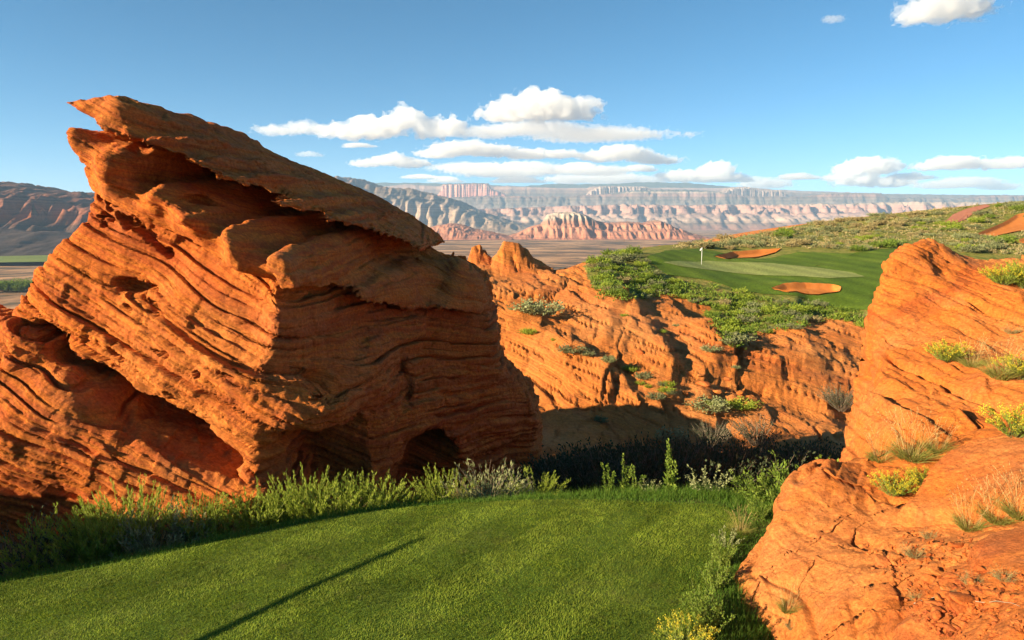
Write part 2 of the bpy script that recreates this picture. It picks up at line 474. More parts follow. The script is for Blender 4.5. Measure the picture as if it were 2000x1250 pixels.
_hill = rbf(_HP[:, :2], _HP[:, 2], 0.3)
def hill_base(x, y): return _hill(x, y)
def march(px, py, fn, y0=34.0, y1=230.0, n=900):
    d = ray(px, py); ys = y0*(y1/y0)**np.linspace(0, 1, n)
    t = ys/d.y; x = d.x*t; z = CAMZ+d.z*t
    b = z-fn(x, ys)
    w = np.nonzero(b < 0)[0]
    i = w[0] if len(w) else int(np.argmin(b))
    return x[i], ys[i]

# ================================================================== THE SETTING
# ------------------------------------------------------------------ materials of the ground
def grass_material(name, a, b, c, dry=None, stripes=None, scale=1.0, bumpd=0.02):
    m = NT(name); p = m.pos()
    n1 = m.noise(p, 0.55*scale, 5, 0.6); n2 = m.noise(p, 14*scale, 5, 0.75); n3 = m.noise(p, 2.6*scale, 4, 0.6)
    col = m.ramp(n1, [(0.35, a), (0.5, b), (0.66, c)])
    if dry: col = m.mix(m.math('MULTIPLY', m.ramp(n3, [(0.55, (0, 0, 0)), (0.72, (1, 1, 1))]), 0.55), col, dry)
    col = m.mix(1.0, col, m.ramp(n2, [(0.3, (0.45, 0.48, 0.4)), (0.7, (1.45, 1.4, 1.3))]), 'MULTIPLY')
    if stripes:
        w = m.math('SINE', m.math('MULTIPLY', m.vdot(p, stripes[:3]), stripes[3]))
        w = m.math('MULTIPLY_ADD', w, 0.13, 1.0)
        cc = m.n('CombineColor'); [m.l(w, cc.inputs[i]) for i in range(3)]
        col = m.mix(1.0, col, cc.outputs[0], 'MULTIPLY')
    m.col(col)
    m.nrm(m.bump(m.noise(p, 45*scale, 5, 0.8), bumpd, 1.0, m.bump(n3, bumpd*2, 0.5)))
    return m.m
M_tee = grass_material('mown tee grass', (0.07, 0.125, 0.014, 1), (0.09, 0.15, 0.018, 1), (0.12, 0.165, 0.028, 1), (0.17, 0.15, 0.045, 1))
M_bank = grass_material('bank soil and weeds', (0.05, 0.07, 0.016, 1), (0.075, 0.085, 0.022, 1), (0.15, 0.095, 0.04, 1), (0.20, 0.095, 0.045, 1))

def soil_material():
    """hillside: bedded sandstone, red soil or dry scrub ground according to the veg attribute"""
    m = NT('hillside'); p = m.pos(); v = m.att('veg')
    s = m.math('ADD', m.vdot(p, NB_MID), m.math('MULTIPLY', m.noise(p, 0.11, 3), 1.3))
    l1 = m.noise(s, 0.6, 4, 0.7, dims='1D'); l2 = m.noise(s, 3.2, 4, 0.75, dims='1D')
    big = m.noise(p, 0.09, 5, 0.6); mid = m.noise(p, 0.6, 6, 0.65); fine = m.noise(p, 4.5, 6, 0.7)
    base, pale, deep = (0.60, 0.195, 0.040, 1), (0.62, 0.27, 0.09, 1), (0.44, 0.105, 0.028, 1)
    c = m.ramp(l1, [(0.3, deep), (0.46, base), (0.6, base), (0.74, pale)])
    c = m.mix(m.math('MULTIPLY', m.ramp(l2, [(0.45, (0, 0, 0)), (0.62, (1, 1, 1))]), 0.4), c, deep)
    c = m.mix(m.math('MULTIPLY', m.ramp(big, [(0.45, (0, 0, 0)), (0.62, (1, 1, 1))]), 0.5), c, pale)
    c = m.mix(m.math('MULTIPLY', m.ramp(mid, [(0.52, (0, 0, 0)), (0.72, (1, 1, 1))]), 0.45), c, deep)
    c = m.mix(1.0, c, m.ramp(fine, [(0.3, (0.7, 0.7, 0.7)), (0.7, (1.2, 1.2, 1.2))]), 'MULTIPLY')
    g = m.ramp(m.noise(p, 0.7, 6, 0.7), [(0.34, (0.11, 0.145, 0.022, 1)), (0.52, (0.24, 0.23, 0.045, 1)), (0.66, (0.34, 0.25, 0.07, 1)), (0.76, (0.42, 0.19, 0.07, 1))])
    g = m.mix(1.0, g, m.ramp(m.noise(p, 5.5, 5, 0.8), [(0.3, (0.5, 0.5, 0.5)), (0.7, (1.3, 1.3, 1.3))]), 'MULTIPLY')
    edge = m.math('ADD', v, m.math('MULTIPLY_ADD', m.noise(p, 0.5, 6, 0.7), 1.0, -0.5))
    k = m.ramp(edge, [(0.42, (0, 0, 0)), (0.58, (1, 1, 1))])
    m.col(m.mix(k, c, g))
    bed = m.noise(m.math('ADD', s, m.math('MULTIPLY', m.noise(p, 0.6, 4), 0.2)), 3.4, 5, 0.75, dims='1D')
    b1 = m.bump(bed, 0.5, 0.75); b2 = m.bump(m.noise(p, 2.2, 8, 0.7), 0.22, 0.8, b1)
    m.nrm(m.bump(m.noise(p, 11, 6, 0.75), 0.07, 0.8, b2))
    return m.m
M_hill = soil_material()

# ------------------------------------------------------------------ tee, bank and gully floor
gx = np.arange(-34, 34.01, 0.27); gy = np.arange(-14, 41.01, 0.25)
GX, GY = np.meshgrid(gx, gy, indexing='ij')
GZ = ground_near(GX, GY)
# the gully floor runs out to the foot of the hillside
GZ = np.where(GY > 27, GZ + (np.minimum(GZ, hill_base(GX, GY)-1.3)-GZ)*sstep(27, 36, GY), GZ)
def gridmesh(X, Y, Z):
    n, m_ = X.shape; V = np.stack([X.ravel(), Y.ravel(), Z.ravel()], 1)
    i = np.arange(n*m_).reshape(n, m_)
    return V, np.stack([i[:-1, :-1].ravel(), i[1:, :-1].ravel(), i[1:, 1:].ravel(), i[:-1, 1:].ravel()], 1)
V, Q = gridmesh(GX, GY, GZ)
o = mk('ground', V, Q, M_bank); tag(o, 'weedy soil bank and gully floor around the mown tee', kind='structure')
# the mown tee is a sheet of its own on top
def fan(poly, zf, rings, n=220, jitter=0.0, lift=0.0, center=None):
    P = np.asarray(poly, float)
    seg = np.linalg.norm(np.roll(P, -1, 0)-P, axis=1); cum = np.concatenate([[0], np.cumsum(seg)])
    t = np.linspace(0, cum[-1], n, endpoint=False); PP = np.vstack([P, P[:1]])
    B = np.stack([np.interp(t, cum, PP[:, 0]), np.interp(t, cum, PP[:, 1])], 1)
    for _ in range(2): B = 0.25*np.roll(B, 1, 0)+0.5*B+0.25*np.roll(B, -1, 0)
    if jitter: B += jitter*np.stack([pn(B[:, 0]*1.3, B[:, 1]*1.3, 0*t, 3), pn(B[:, 0]*1.3, B[:, 1]*1.3, 0*t+9, 4)], 1)
    c = B.mean(0) if center is None else np.asarray(center)
    r = np.linspace(1, 0.02, rings)
    XY = c + (B-c)[None]*r[:, None, None]
    x = XY[..., 0]; y = XY[..., 1]; z = zf(x, y)+lift
    V = np.stack([x.ravel(), y.ravel(), z.ravel()], 1); i = np.arange(rings*n).reshape(rings, n); j = np.roll(i, -1, 1)
    Q = np.stack([i[:-1].ravel(), j[:-1].ravel(), j[1:].ravel(), i[1:].ravel()], 1)
    return V, Q
V, Q = fan(TEE, lambda x, y: ground_near(x, y), 30, 300, 0.05, 0.025, center=(-5, 4))
o = mk('tee', V, Q, M_tee); tag(o, 'close mown green grass tee in low evening sun', kind='structure')

# ------------------------------------------------------------------ hillside with the putting green
def px_poly(pts, fn=hill_base): return np.array([march(a, b, fn) for a, b in pts])
VEG_PX = [(1135,520),(1160,580),(1215,590),(1300,572),(1380,590),(1400,640),(1440,680),(1480,648),(1545,635),(1620,618),(1730,640),
          (1900,640),(2300,640),(2300,380),(1990,390),(1800,408),(1600,434),(1450,461),(1340,474),(1250,484)]
ROUGH_PX = [(1262,505),(1300,490),(1370,486),(1400,503),(1480,507),(1560,493),(1660,496),(1760,484),(1840,500),(1840,600),(1710,612),(1650,604),
            (1600,590),(1500,577),(1455,570),(1380,548),(1300,537)]
GREEN_PX = [(1295,514),(1380,511),(1500,515),(1600,525),(1665,534),(1690,542),(1620,545),(1500,540),(1400,530),(1330,522)]
BUNK1_PX = [(1506,565),(1530,557),(1570,554),(1625,557),(1643,563),(1640,571),(1600,576),(1540,574)]
BUNK2_PX = [(1396,502),(1430,493),(1480,489),(1525,487),(1515,494),(1480,503),(1420,507)]
BUNK3_PX = [(1905,459),(1950,440),(1985,420),(2080,400),(2080,450),(1990,452),(1945,462)]
BUNK4_PX = [(1978,474),(2010,463),(2070,460),(2060,478),(2010,480)]
PATH_PX = [(1843,437),(1860,420),(1890,408),(1925,400),(1935,403),(1905,415),(1885,430),(1862,438)]
VEG = px_poly(VEG_PX); ROUGH = px_poly(ROUGH_PX); GREEN = px_poly(GREEN_PX)
B1, B2, B3, B4 = map(px_poly, (BUNK1_PX, BUNK2_PX, BUNK3_PX, BUNK4_PX)); PATH = px_poly(PATH_PX)
# fins and ledges standing out of the slope: polylines of photograph spots with distance, height, steep side to the right
FINS = [([(1235,600,61),(1262,660,52),(1300,740,43.5),(1290,800,39)], 2.2, 3.2),
        ([(1340,640,57),(1400,650,54),(1415,690,49)], 2.4, 2.8),
        ([(1060,660,49),(1130,700,45),(1180,760,41)], 1.1, 2.2),
        ([(1150,740,42.5),(1200,760,41),(1240,800,38.5)], 0.9, 1.6),
        ([(1000,600,60),(1060,640,52),(1110,660,49)], 0.7, 2.0),
        ([(1450,740,43),(1550,700,47),(1640,690,51)], 0.8, 2.6),
        ([(1380,800,38.5),(1400,760,41)], 0.8, 1.2)]
def fins(x, y):
    z = 0*x
    x, y = x+1.3*fbm(x*.22, y*.22, 0*x, 3, 61), y+1.5*fbm(x*.22, y*.22, 0*x+4, 3, 62)
    for pts, hgt, wid in FINS:
        P = np.array([at(p[0], p[1], stretch(p[2]))[:2] for p in pts])
        best = np.full(np.shape(x), 1e9); side = 0*x; tt = 0*x
        n = len(P)-1
        for i in range(n):
            a, b = P[i], P[i+1]; e = b-a; L2 = e@e
            t = np.clip(((x-a[0])*e[0]+(y-a[1])*e[1])/L2, 0, 1)
            dx = x-a[0]-e[0]*t; dy = y-a[1]-e[1]*t
            d = np.hypot(dx, dy)
            m = d < best
            best = np.where(m, d, best); side = np.where(m, np.sign(dx), side); tt = np.where(m, (i+t)/n, tt)
        w = np.where(side > 0, wid*0.36, wid*1.9)
        prof = np.exp(-(best/w)**2)
        z = z + 0.62*hgt*prof*(0.6+0.4*np.sin(np.pi*np.clip(tt, 0.05, 0.95)))
    return z
PEAKS = [((992,472),84,1.9,5.2,3.6),((928,480),88,1.3,3.2,2.6)]
def hill(x, y, sheets=True):
    z = hill_base(x, y)
    z = z - 0.42*np.maximum(y-178-0.02*x, 0) - 0.5*np.maximum(-x-6-0.08*y, 0)*sstep(30, 60, y)
    near = 1-sstep(80, 100, y)
    z = z + fins(x, y)*near
    w1 = x*0.93-y*0.30+1.8*fbm(x*.12, y*.12, 0*x, 3, 66)
    for lam, am in ((8.5, 0.7), (3.7, 0.18)):
        q = w1/lam; fr = q-np.floor(q)
        saw = fr*(1-sstep(0.80, 1.0, fr))
        z = z + near*am*(saw-0.4)*np.clip(0.6+1.6*pn(np.floor(q)*1.7+.3, y*.09, 0*x+lam, 67), 0, 1.3)*sstep(36, 44, y)*(1-sstep(72, 86, y))
    for (px, py), Y, hh, wx, wy in PEAKS:
        c = at(px, py, Y); u = x-c[0]
        tri = np.clip(1.06-np.maximum(-u/hh, u/wx)+0.16*fbm(x*.6, y*.6, 0*x, 3, 91), 0, 0.8)/0.8
        z = z + np.maximum(c[2]-hill_base(c[0], c[1]), 0.5)*tri*np.exp(-np.abs((y-Y)/wy)**2.4)
    z = np.maximum(z, -93)
    if sheets:
        for B, dp in ((B1, .65), (B2, .6), (B3, .6), (B4, .4)):
            z = z - dp*sstep(0.1, -0.7, polysd(B, x, y))
    return z
rows = 34.0*(430/34.0)**(np.linspace(0, 1, 310)**1.12)
cols = np.concatenate([np.linspace(-500, 880, 70, endpoint=False), np.linspace(880, 1740, 400, endpoint=False), np.linspace(1740, 2400, 120)])
RY, CX = np.meshgrid(rows, cols, indexing='ij')
HX = (CX-1000)/FPX*RY*1.03; HY = RY
HZ = hill(HX, HY)
sdv = polysd(VEG, HX, HY)
veg = sstep(0.8, -1.0, sdv)
veg = np.maximum(veg, sstep(178, 184, HY))
sdr = polysd(ROUGH, HX, HY)
V, Q = gridmesh(HX, HY, HZ); Q = Q[:, ::-1]
N = vnormals(V, Q)
if N[:, 2].mean() < 0: Q = Q[:, ::-1]; N = -N
msk = (1-veg.ravel())*(1-sstep(110, 170, HY.ravel())) + 0.12
msk = msk*sstep(-0.5, 2.5, sdr.ravel())
for B in (B1, B2, B3, B4, PATH): msk = msk*sstep(0, 1.5, polysd(B, HX, HY).ravel())
d = strata(V, N, NB_MID, ((2.8, .10), (1.1, .17), (0.5, .14)), 21, 0.06, 0.5, msk, 0.0, 1.3)
V = V+N*d[:, None]
o = mk('hillside', V, Q, M_hill); attr(o, 'veg', veg.ravel())
tag(o, 'orange bedded sandstone hillside rising from the gully to the putting green', kind='structure')

def draped(name, poly, mat, lift, rings=26, n=260, jit=0.1, label=None):
    V, Q = fan(poly, lambda x, y: hill(x, y), rings, n, jit, lift)
    if vnormals(V, Q)[:, 2].mean() < 0: Q = Q[:, ::-1]
    o = mk(name, V, Q, mat); tag(o, label, kind='structure'); return o
M_rough = grass_material('fairway grass', (0.07, 0.12, 0.009, 1), (0.095, 0.15, 0.011, 1), (0.13, 0.185, 0.018, 1), None, (0.8, 0.6, 0, 1.6), 0.35, 0.05)
M_green = grass_material('putting green grass', (0.20, 0.24, 0.075, 1), (0.24, 0.27, 0.085, 1), (0.27, 0.29, 0.10, 1), None, (0.7, 0.7, 0, 1.8), 0.35, 0.02)
def sand_material():
    m = NT('red bunker sand'); p = m.pos()
    c = m.ramp(m.noise(p, 0.9, 5, 0.6), [(0.35, (0.50, 0.155, 0.03, 1)), (0.6, (0.58, 0.20, 0.045, 1))])
    m.col(c); m.nrm(m.bump(m.noise(p, 2.5, 5, 0.7), 0.08, 0.7)); return m.m
M_sand = sand_material()
draped('fairway', ROUGH, M_rough, 0.07, 40, 360, 0.3, 'dark green mown apron around the putting green')
draped('putting_green', GREEN, M_green, 0.12, 26, 260, 0.15, 'pale striped putting green with the flagstick')
for B, lb in ((B1, 'oval orange sand bunker in front of the putting green'), (B2, 'long orange sand bunker behind the flagstick'),
              (B3, 'large orange sand bunker below the hilltop path'), (B4, 'small orange sand patch on the hill')):
    o = draped('sand_bunker', B, M_sand, 0.17, 22, 200, 0.12); tag(o, lb, 'bunker')
    o['kind'] = 'thing'
def path_material():
    m = NT('red dirt path'); p = m.pos()
    m.col(m.ramp(m.noise(p, 1.2, 6, 0.7), [(0.35, (0.34, 0.125, 0.075, 1)), (0.65, (0.44, 0.18, 0.11, 1))]))
    m.nrm(m.bump(m.noise(p, 3, 5), 0.06)); return m.m
draped('path', PATH, path_material(), 0.1, 14, 160, 0.2, 'reddish dirt path climbing over the hill')

# ------------------------------------------------------------------ the desert plain and the mountains beyond
ZP = -92.0
def plain_material():
    m = NT('desert plain'); p = m.pos()
    pv = m.vscale(p, (0.45, 0.5, 1.0))
    a = m.noise(pv, 0.011, 7, 0.7); b = m.noise(pv, 0.045, 5, 0.7); c = m.noise(p, 0.0012, 3, 0.5)
    col = m.ramp(a, [(0.38, (0.075, 0.052, 0.03, 1)), (0.46, (0.22, 0.125, 0.065, 1)), (0.54, (0.44, 0.24, 0.12, 1)), (0.64, (0.58, 0.33, 0.17, 1))])
    col = m.mix(m.math('MULTIPLY', m.ramp(b, [(0.5, (0, 0, 0)), (0.62, (1, 1, 1))]), 0.75), col, (0.055, 0.055, 0.032, 1))
    m.col(col); return m.m
gy_ = np.concatenate([-np.geomspace(60000, 500, 12), [0], np.geomspace(150, 60000, 90)]); gx_ = np.concatenate([-np.geomspace(60000, 100, 40), [0], np.geomspace(100, 60000, 40)])
PX_, PY_ = np.meshgrid(gx_, gy_, indexing='ij')
PZ_ = ZP + 6*fbm(PX_*.0009, PY_*.0009, 0*PX_, 3, 8)*sstep(60, 900, PY_)
V, Q = gridmesh(PX_, PY_, PZ_)
o = mk('plain', V, Q, plain_material()); tag(o, 'brown desert plain reaching to the mountains', kind='structure')
def field_sheet(name, pts, mat, z, label):
    P = [flat(a, b, z) for a, b in pts]
    V, Q = fan(P, lambda x, y: 0*x+z, 8, 80, 0)
    o = mk(name, V, Q, mat); tag(o, label, kind='structure')
field_sheet('field', [(-300,508),(-100,502),(60,499),(110,498),(200,499),(180,510),(100,511),(-100,514),(-300,520)], grass_material('pasture', (0.13, 0.17, 0.03, 1), (0.17, 0.21, 0.04, 1), (0.2, 0.22, 0.06, 1), None, None, 0.01, 0.2), ZP+9, 'strip of bright green pasture on the plain below the dark hills')

def band_material(name, stops, zlo, zhi, dark=None, dark_amt=0.5, sc=1.0, talus=None):
    """flat-lying rock bands by height; scrub on gentler ground"""
    m = NT(name); p = m.pos()
    sep = m.n('SeparateXYZ'); m.l(p, sep.inputs[0])
    z = m.math('ADD', sep.outputs[2], m.math('MULTIPLY_ADD', m.noise(p, 0.0012*sc, 4), (zhi-zlo)*0.10, -(zhi-zlo)*0.05))
    t = m.math('DIVIDE', m.math('SUBTRACT', z, zlo), zhi-zlo, clamp=True)
    c = m.ramp(t, stops)
    thin = m.noise(m.math('MULTIPLY', z, 0.05*sc), 1.0, 4, 0.8, dims='1D')
    c = m.mix(1.0, c, m.ramp(thin, [(0.35, (0.72, 0.68, 0.68)), (0.65, (1.25, 1.22, 1.2))]), 'MULTIPLY')
    if dark:
        n = m.noise(p, 0.004*sc, 7, 0.75)
        g = m.n('NewGeometry'); sx = m.n('SeparateXYZ'); m.l(g.outputs['True Normal'], sx.inputs[0])
        up = m.math('MULTIPLY_ADD', sx.outputs[2], 1.6, -0.75, clamp=True)
        k = m.math('MULTIPLY', m.ramp(n, [(0.42, (0, 0, 0)), (0.56, (1, 1, 1))]), m.math('MULTIPLY_ADD', up, 0.7, 0.3))
        c = m.mix(m.math('MULTIPLY', k, dark_amt), c, dark)
    m.col(c)
    m.nrm(m.bump(m.noise(p, 0.010*sc, 8, 0.75), 26/sc, 0.9))
    return m.m
def mountain_range(name, prof, Y0, Y1, mat, label, steps=(), gul=0.3, gsc=1.0, nu=320, nv=44, seed=0, crest=0.55, rough=1.0, slant=0.0):
    """a range seen from the front: foot at Y0, crest part way back, real depth behind"""
    prof = np.array(prof, float)
    u = np.linspace(prof[0, 0], prof[-1, 0], nu); v = np.linspace(0, 1, nv)
    U, Vv = np.meshgrid(u, v, indexing='ij')
    Y = Y0+(Y1-Y0)*Vv; Yc = Y0+(Y1-Y0)*crest
    X = (U-1000)/FPX*Yc*1.02
    X = X*(1+0.0*Y) + slant*(Y-Yc)
    dz = (435-np.interp(U, prof[:, 0], prof[:, 1]))*Yc/FPX
    H = np.maximum(CAMZ+dz-ZP, 3)
    L = (Y1-Y0)
    w = gsc/L
    g = ridged(X*w*9, Y*w*2.4, 0*X+seed, 4, seed+1)
    t = np.clip(Vv/crest, 0, 1)
    t = t + gul*(g-0.45)*np.sin(np.pi*np.clip(t, 0, 1))**0.8
    t = np.clip(t, 0, 1)
    h = t**1.15
    if steps:                           # cliff bands: between t=a and b the height climbs from lo to hi
        xs = [0]+[q for s_ in steps for q in (s_[0], s_[1])]+[1]; ys = [0]+[q for s_ in steps for q in (s_[2], s_[3])]+[1]
        h = np.interp(t, xs, ys)
    back = sstep(1.0, crest+0.12, Vv)
    h = np.where(Vv > crest, h*(0.35+0.65*back), h)
    z = ZP - 4 + (H+4)*h*(1+0.07*rough*fbm(X*w*16, Y*w*16, 0*X, 3, seed+5)) + 0.05*rough*H*fbm(X*w*45, Y*w*30, 0*X, 3, seed+9, 0.6)
    z = np.where(Vv == 0, ZP-15, z)
    V, Q = gridmesh(X, Y, z)
    if vnormals(V, Q)[:, 2].mean() < 0: Q = Q[:, ::-1]
    o = mk(name, V, Q, mat); tag(o, label, kind='structure'); return o
TAN = (0.25, 0.165, 0.12, 1); WHT = (0.40, 0.31, 0.24, 1); PNK = (0.34, 0.165, 0.115, 1); RED = (0.50, 0.19, 0.10, 1); GRY = (0.27, 0.21, 0.18, 1); GRN = (0.065, 0.07, 0.045, 1)
M_m1 = band_material('red brown hills', [(0.0, (0.10, 0.06, 0.045, 1)), (0.30, (0.12, 0.07, 0.05, 1)), (0.42, (0.36, 0.125, 0.06, 1)), (0.6, (0.30, 0.125, 0.075, 1)), (0.8, (0.22, 0.095, 0.055, 1)), (1.0, (0.20, 0.11, 0.075, 1))], -90, 190, (0.04, 0.025, 0.022, 1), 0.85, 3.0)  # dark lowest bands put cloud shade into the colour of the mountain foot
M_cloudshade = band_material('hills coloured as cloud shade', [(0.0, (0.06, 0.042, 0.036, 1)), (0.5, (0.075, 0.05, 0.04, 1)), (0.8, (0.17, 0.10, 0.07, 1)), (1.0, (0.10, 0.06, 0.05, 1))], -90, 20, (0.04, 0.03, 0.028, 1), 0.7, 3.0)  # the dark colour stands in for cloud shade on these hills
M_but = band_material('red and white butte', [(0.0, (0.42, 0.17, 0.10, 1)), (0.45, (0.52, 0.23, 0.14, 1)), (0.62, PNK), (0.72, WHT), (1.0, (0.60, 0.50, 0.40, 1))], -90, 70, (0.12, 0.10, 0.07, 1), 0.35, 2.5)
M_c = band_material('tan badland hills', [(0.0, (0.42, 0.28, 0.19, 1)), (0.3, (0.45, 0.33, 0.24, 1)), (0.5, GRY), (0.7, TAN), (1.0, (0.30, 0.20, 0.16, 1))], -90, 560, GRN, 0.7, 1.0)
M_d = band_material('banded cliffs', [(0.0, PNK), (0.22, TAN), (0.32, (0.50, 0.36, 0.28, 1)), (0.55, (0.46, 0.27, 0.21, 1)), (0.80, (0.44, 0.25, 0.20, 1)), (0.88, WHT), (0.95, WHT), (1.0, GRY)], -90, 330, GRN, 0.6, 0.8)
M_e = band_material('wooded mesa', [(0.0, PNK), (0.5, GRY), (0.75, (0.17, 0.13, 0.10, 1)), (0.88, (0.30, 0.17, 0.13, 1)), (0.95, WHT), (1.0, GRN)], -90, 620, GRN, 0.9, 0.6)
M_f = band_material('pink cliffs', [(0.0, GRN), (0.5, (0.10, 0.09, 0.06, 1)), (0.80, (0.20, 0.13, 0.09, 1)), (0.84, (0.30, 0.19, 0.14, 1)), (0.97, (0.42, 0.28, 0.22, 1)), (1.0, GRN)], -90, 880, GRN, 0.7, 0.4)
M_pk = band_material('pink cliff butte', [(0.0, GRN), (0.60, GRN), (0.70, (0.60, 0.25, 0.17, 1)), (0.96, (0.62, 0.33, 0.25, 1)), (1.0, GRN)], -90, 820, GRN, 0.3, 0.8)
M_pk2 = band_material('faded pink cliffs', [(0.0, GRN), (0.66, GRN), (0.74, (0.36, 0.25, 0.19, 1)), (0.96, (0.44, 0.32, 0.26, 1)), (1.0, GRN)], -90, 790, GRN, 0.6, 0.8)
mountain_range('mountain', [(-500,400),(-300,372),(-100,362),(0,357),(20,356),(40,362),(70,363),(90,371),(120,373),(140,380),(170,377),(240,385),(330,400),(420,430)], 2150, 4000, M_m1, 'red brown mountain ridge behind the dark hills', ((.35,.5,.22,.36),(.62,.7,.55,.80)), 0.6, 2.3, 260, 50, 3)
mountain_range('hill', [(-500,470),(-250,440),(-100,452),(0,446),(60,455),(110,452),(160,462),(260,455),(330,480)], 1900, 2600, M_cloudshade, 'hills coloured as cloud shade above the green pasture', (), 0.35, 1.0, 160, 36, 5)
mountain_range('butte', [(985,463),(1010,455),(1035,443),(1055,438),(1068,420),(1085,416),(1120,415),(1140,421),(1160,432),(1185,436),(1215,433),(1250,436),(1275,430),(1300,441),(1330,453),(1365,463)], 3900, 4600, M_but, 'red butte with a pale cap standing on the plain', ((.2,.34,.12,.42),(.6,.72,.6,.92)), 0.32, 1.5, 260, 50, 7)
mountain_range('hill', [(800,462),(830,447),(860,440),(885,436),(905,439),(930,447),(960,452),(1000,462)], 3800, 4400, M_but, 'low broken red hills on the plain beside the pale capped butte', ((.2,.4,.2,.5),), 0.35, 1.4, 150, 36, 9)
mountain_range('mountain', [(560,360),(640,350),(690,350),(712,352),(735,362),(765,370),(800,371),(830,376),(860,384),(900,393),(925,405),(950,417),(990,428),(1040,445)], 6600, 9200, M_c, 'tan rocky mountain behind the fin with gullied flanks', ((.25,.33,.12,.26),(.5,.6,.5,.68),(.85,.92,.85,.97)), 0.5, 1.2, 260, 50, 11)
mountain_range('mesa', [(760,418),(880,412),(1000,408),(1100,404),(1200,401),(1300,403),(1400,401),(1500,402),(1540,400),(1600,401),(1700,397),(1900,397),(2300,397)], 8800, 12600, M_d, 'long wall of pale banded cliffs with eroded gullies', ((.14,.46,.05,.42),(.80,.86,.66,.97)), 0.62, 2.6, 420, 54, 13, 0.5)
mountain_range('mesa', [(760,392),(860,388),(960,385),(1100,386),(1180,381),(1230,375),(1330,374),(1400,378),(1440,386),(1560,386),(1590,380),(1690,379),(1705,389),(1800,388),(1830,391),(1900,383),(1975,384),(1990,391),(2300,392)], 12700, 14200, M_e, 'dark wooded mesa behind the banded cliffs', ((.55,.62,.45,.62),(.82,.88,.78,.98)), 0.35, 1.6, 380, 44, 17, 0.5)
mountain_range('mountain', [(640,366),(760,366),(800,362),(866,366),(872,361),(955,360),(962,366),(1000,366),(1100,370),(1140,370),(1150,366),(1200,365),(1255,369),(1300,372),(1390,374),(1400,369),(1440,368),(1500,375),(1560,380),(1700,382),(2300,384)], 14900, 16600, M_f, 'far plateau with pink cliffs along its rim', ((.6,.72,.5,.74),(.88,.92,.80,.99)), 0.2, 1.5, 380, 40, 19, 0.5, 0.35)
mountain_range('mesa', [(840,392),(864,380),(872,362),(900,361),(930,360),(955,361),(962,372),(980,378),(1000,390)], 14300, 15000, M_pk, 'small pink cliffed mesa on the skyline behind the tan mountain', ((.5,.58,.55,.97),), 0.25, 1.6, 160, 40, 29, 0.6, 0.4)
mountain_range('mesa', [(1130,392),(1148,374),(1165,366),(1250,367),(1262,374),(1290,390)], 14300, 15000, M_pk2, 'broken pink cliffs above the dark wooded mesa', ((.5,.58,.55,.97),), 0.5, 1.8, 160, 40, 31, 0.6, 0.6)
mountain_range('mesa', [(1380,392),(1395,376),(1410,369),(1445,368),(1460,375),(1500,374),(1510,382),(1530,392)], 14300, 15000, M_pk2, 'row of pale pink towers above the banded cliffs', ((.5,.58,.55,.97),), 0.6, 2.2, 160, 40, 33, 0.6, 0.8)
mountain_range('mountain', [(600,364),(760,359),(900,361),(1020,366),(1080,361),(1180,362),(1240,358),(1330,359),(1390,365),(1500,372),(1700,380),(2300,388)], 16900, 18200, M_f, 'faint blue plateau on the skyline', (), 0.15, 1.0, 200, 20, 23, 0.5, 0.4)

# ================================================================== THE ROCKS
fin = empty('sandstone_fin', tuple(at(560, 980, 17.5)))
tag(fin, 'huge tilted orange sandstone fin with an overhanging pointed cap', 'rock')
# ---- body
body = Rock((-15.5, 14.2, -7.4), (3.6, 36.0, 8.0), 0.188)
OUT = [(158,257,19.6),(190,256,19.8),(222,258,20),(300,235,21),(420,290,22.5),(600,362,24.3),(760,430,25.6),(850,490,26.5),
       (900,516,27),(940,556,27.4),(955,600,27.6),(966,650,27.8),(976,710,28),(990,738,28.4),(1015,760,28.8),(1042,795,29.3),(1060,832,29.6),(1056,880,29.6),(1062,930,29.6),(1075,1150,29.6),
       (500,1350,17),(-200,1350,17),(-250,900,18),(-60,700,18),(10,640,18.2),(22,620,18.2),(40,592,18.2),(72,556,18.3),(98,520,18.5),(118,488,18.8),(150,450,19),(166,420,19),(173,370,19.2),(166,310,19.4)]
CTRL = [(160,262,20.0),(172,330,19.6),(172,400,18.9),(120,490,18.3),(60,570,18.0),(25,625,17.8),
  (260,330,19.8),(260,400,18.9),(230,440,18.55),(220,500,18.2),(150,560,17.8),(90,620,17.3),
  (330,350,20.2),(330,430,18.9),(330,490,18.5),(330,540,18.0),(300,600,17.3),(420,470,18.7),(520,500,18.5),(600,520,18.5),
  (345,270,22.3),(450,310,24),(600,380,26),(780,450,28),(500,400,22),(640,470,22.6),(740,510,25.6),(860,560,27.4),(940,600,28.2),
  (440,530,17.9),(500,560,17.5),(420,600,17.0),(520,620,17.0),(590,600,17.2),(400,560,17.5),
  (660,560,20.2),(700,610,20.8),(650,640,18.7),(720,680,20.0),(800,620,23.8),(800,700,22.6),(870,650,25.6),(870,740,24.4),(940,660,27.4),(940,760,26.6),(980,780,27.8),(1040,820,29.4),(1000,880,28.6),
  (300,660,16.8),(200,640,17.1),(120,660,17.3),(300,720,16.5),(420,700,16.3),(400,780,16.2),(500,720,16.2),(540,800,15.9),(620,720,17.6),(670,800,16.6),(740,780,19.6),(780,760,21.2),
  (460,870,16.2),(520,880,16.0),(500,950,15.8),(630,860,17.0),(720,840,19.2),(740,920,19.2),(820,830,22.0),(900,830,24.4),(900,920,24.2),(980,940,27.8),(620,960,16.8),
  (200,730,16.8),(350,800,16.4),(200,900,17.6),(350,900,17.2),(60,800,18.0),(0,900,18.0),(200,1100,17.0),(500,1100,15.8),(900,1100,24.2)]
body.outline(OUT, CTRL, lambda x, z: 33.0+0.62*x, 0.3, 0.06)
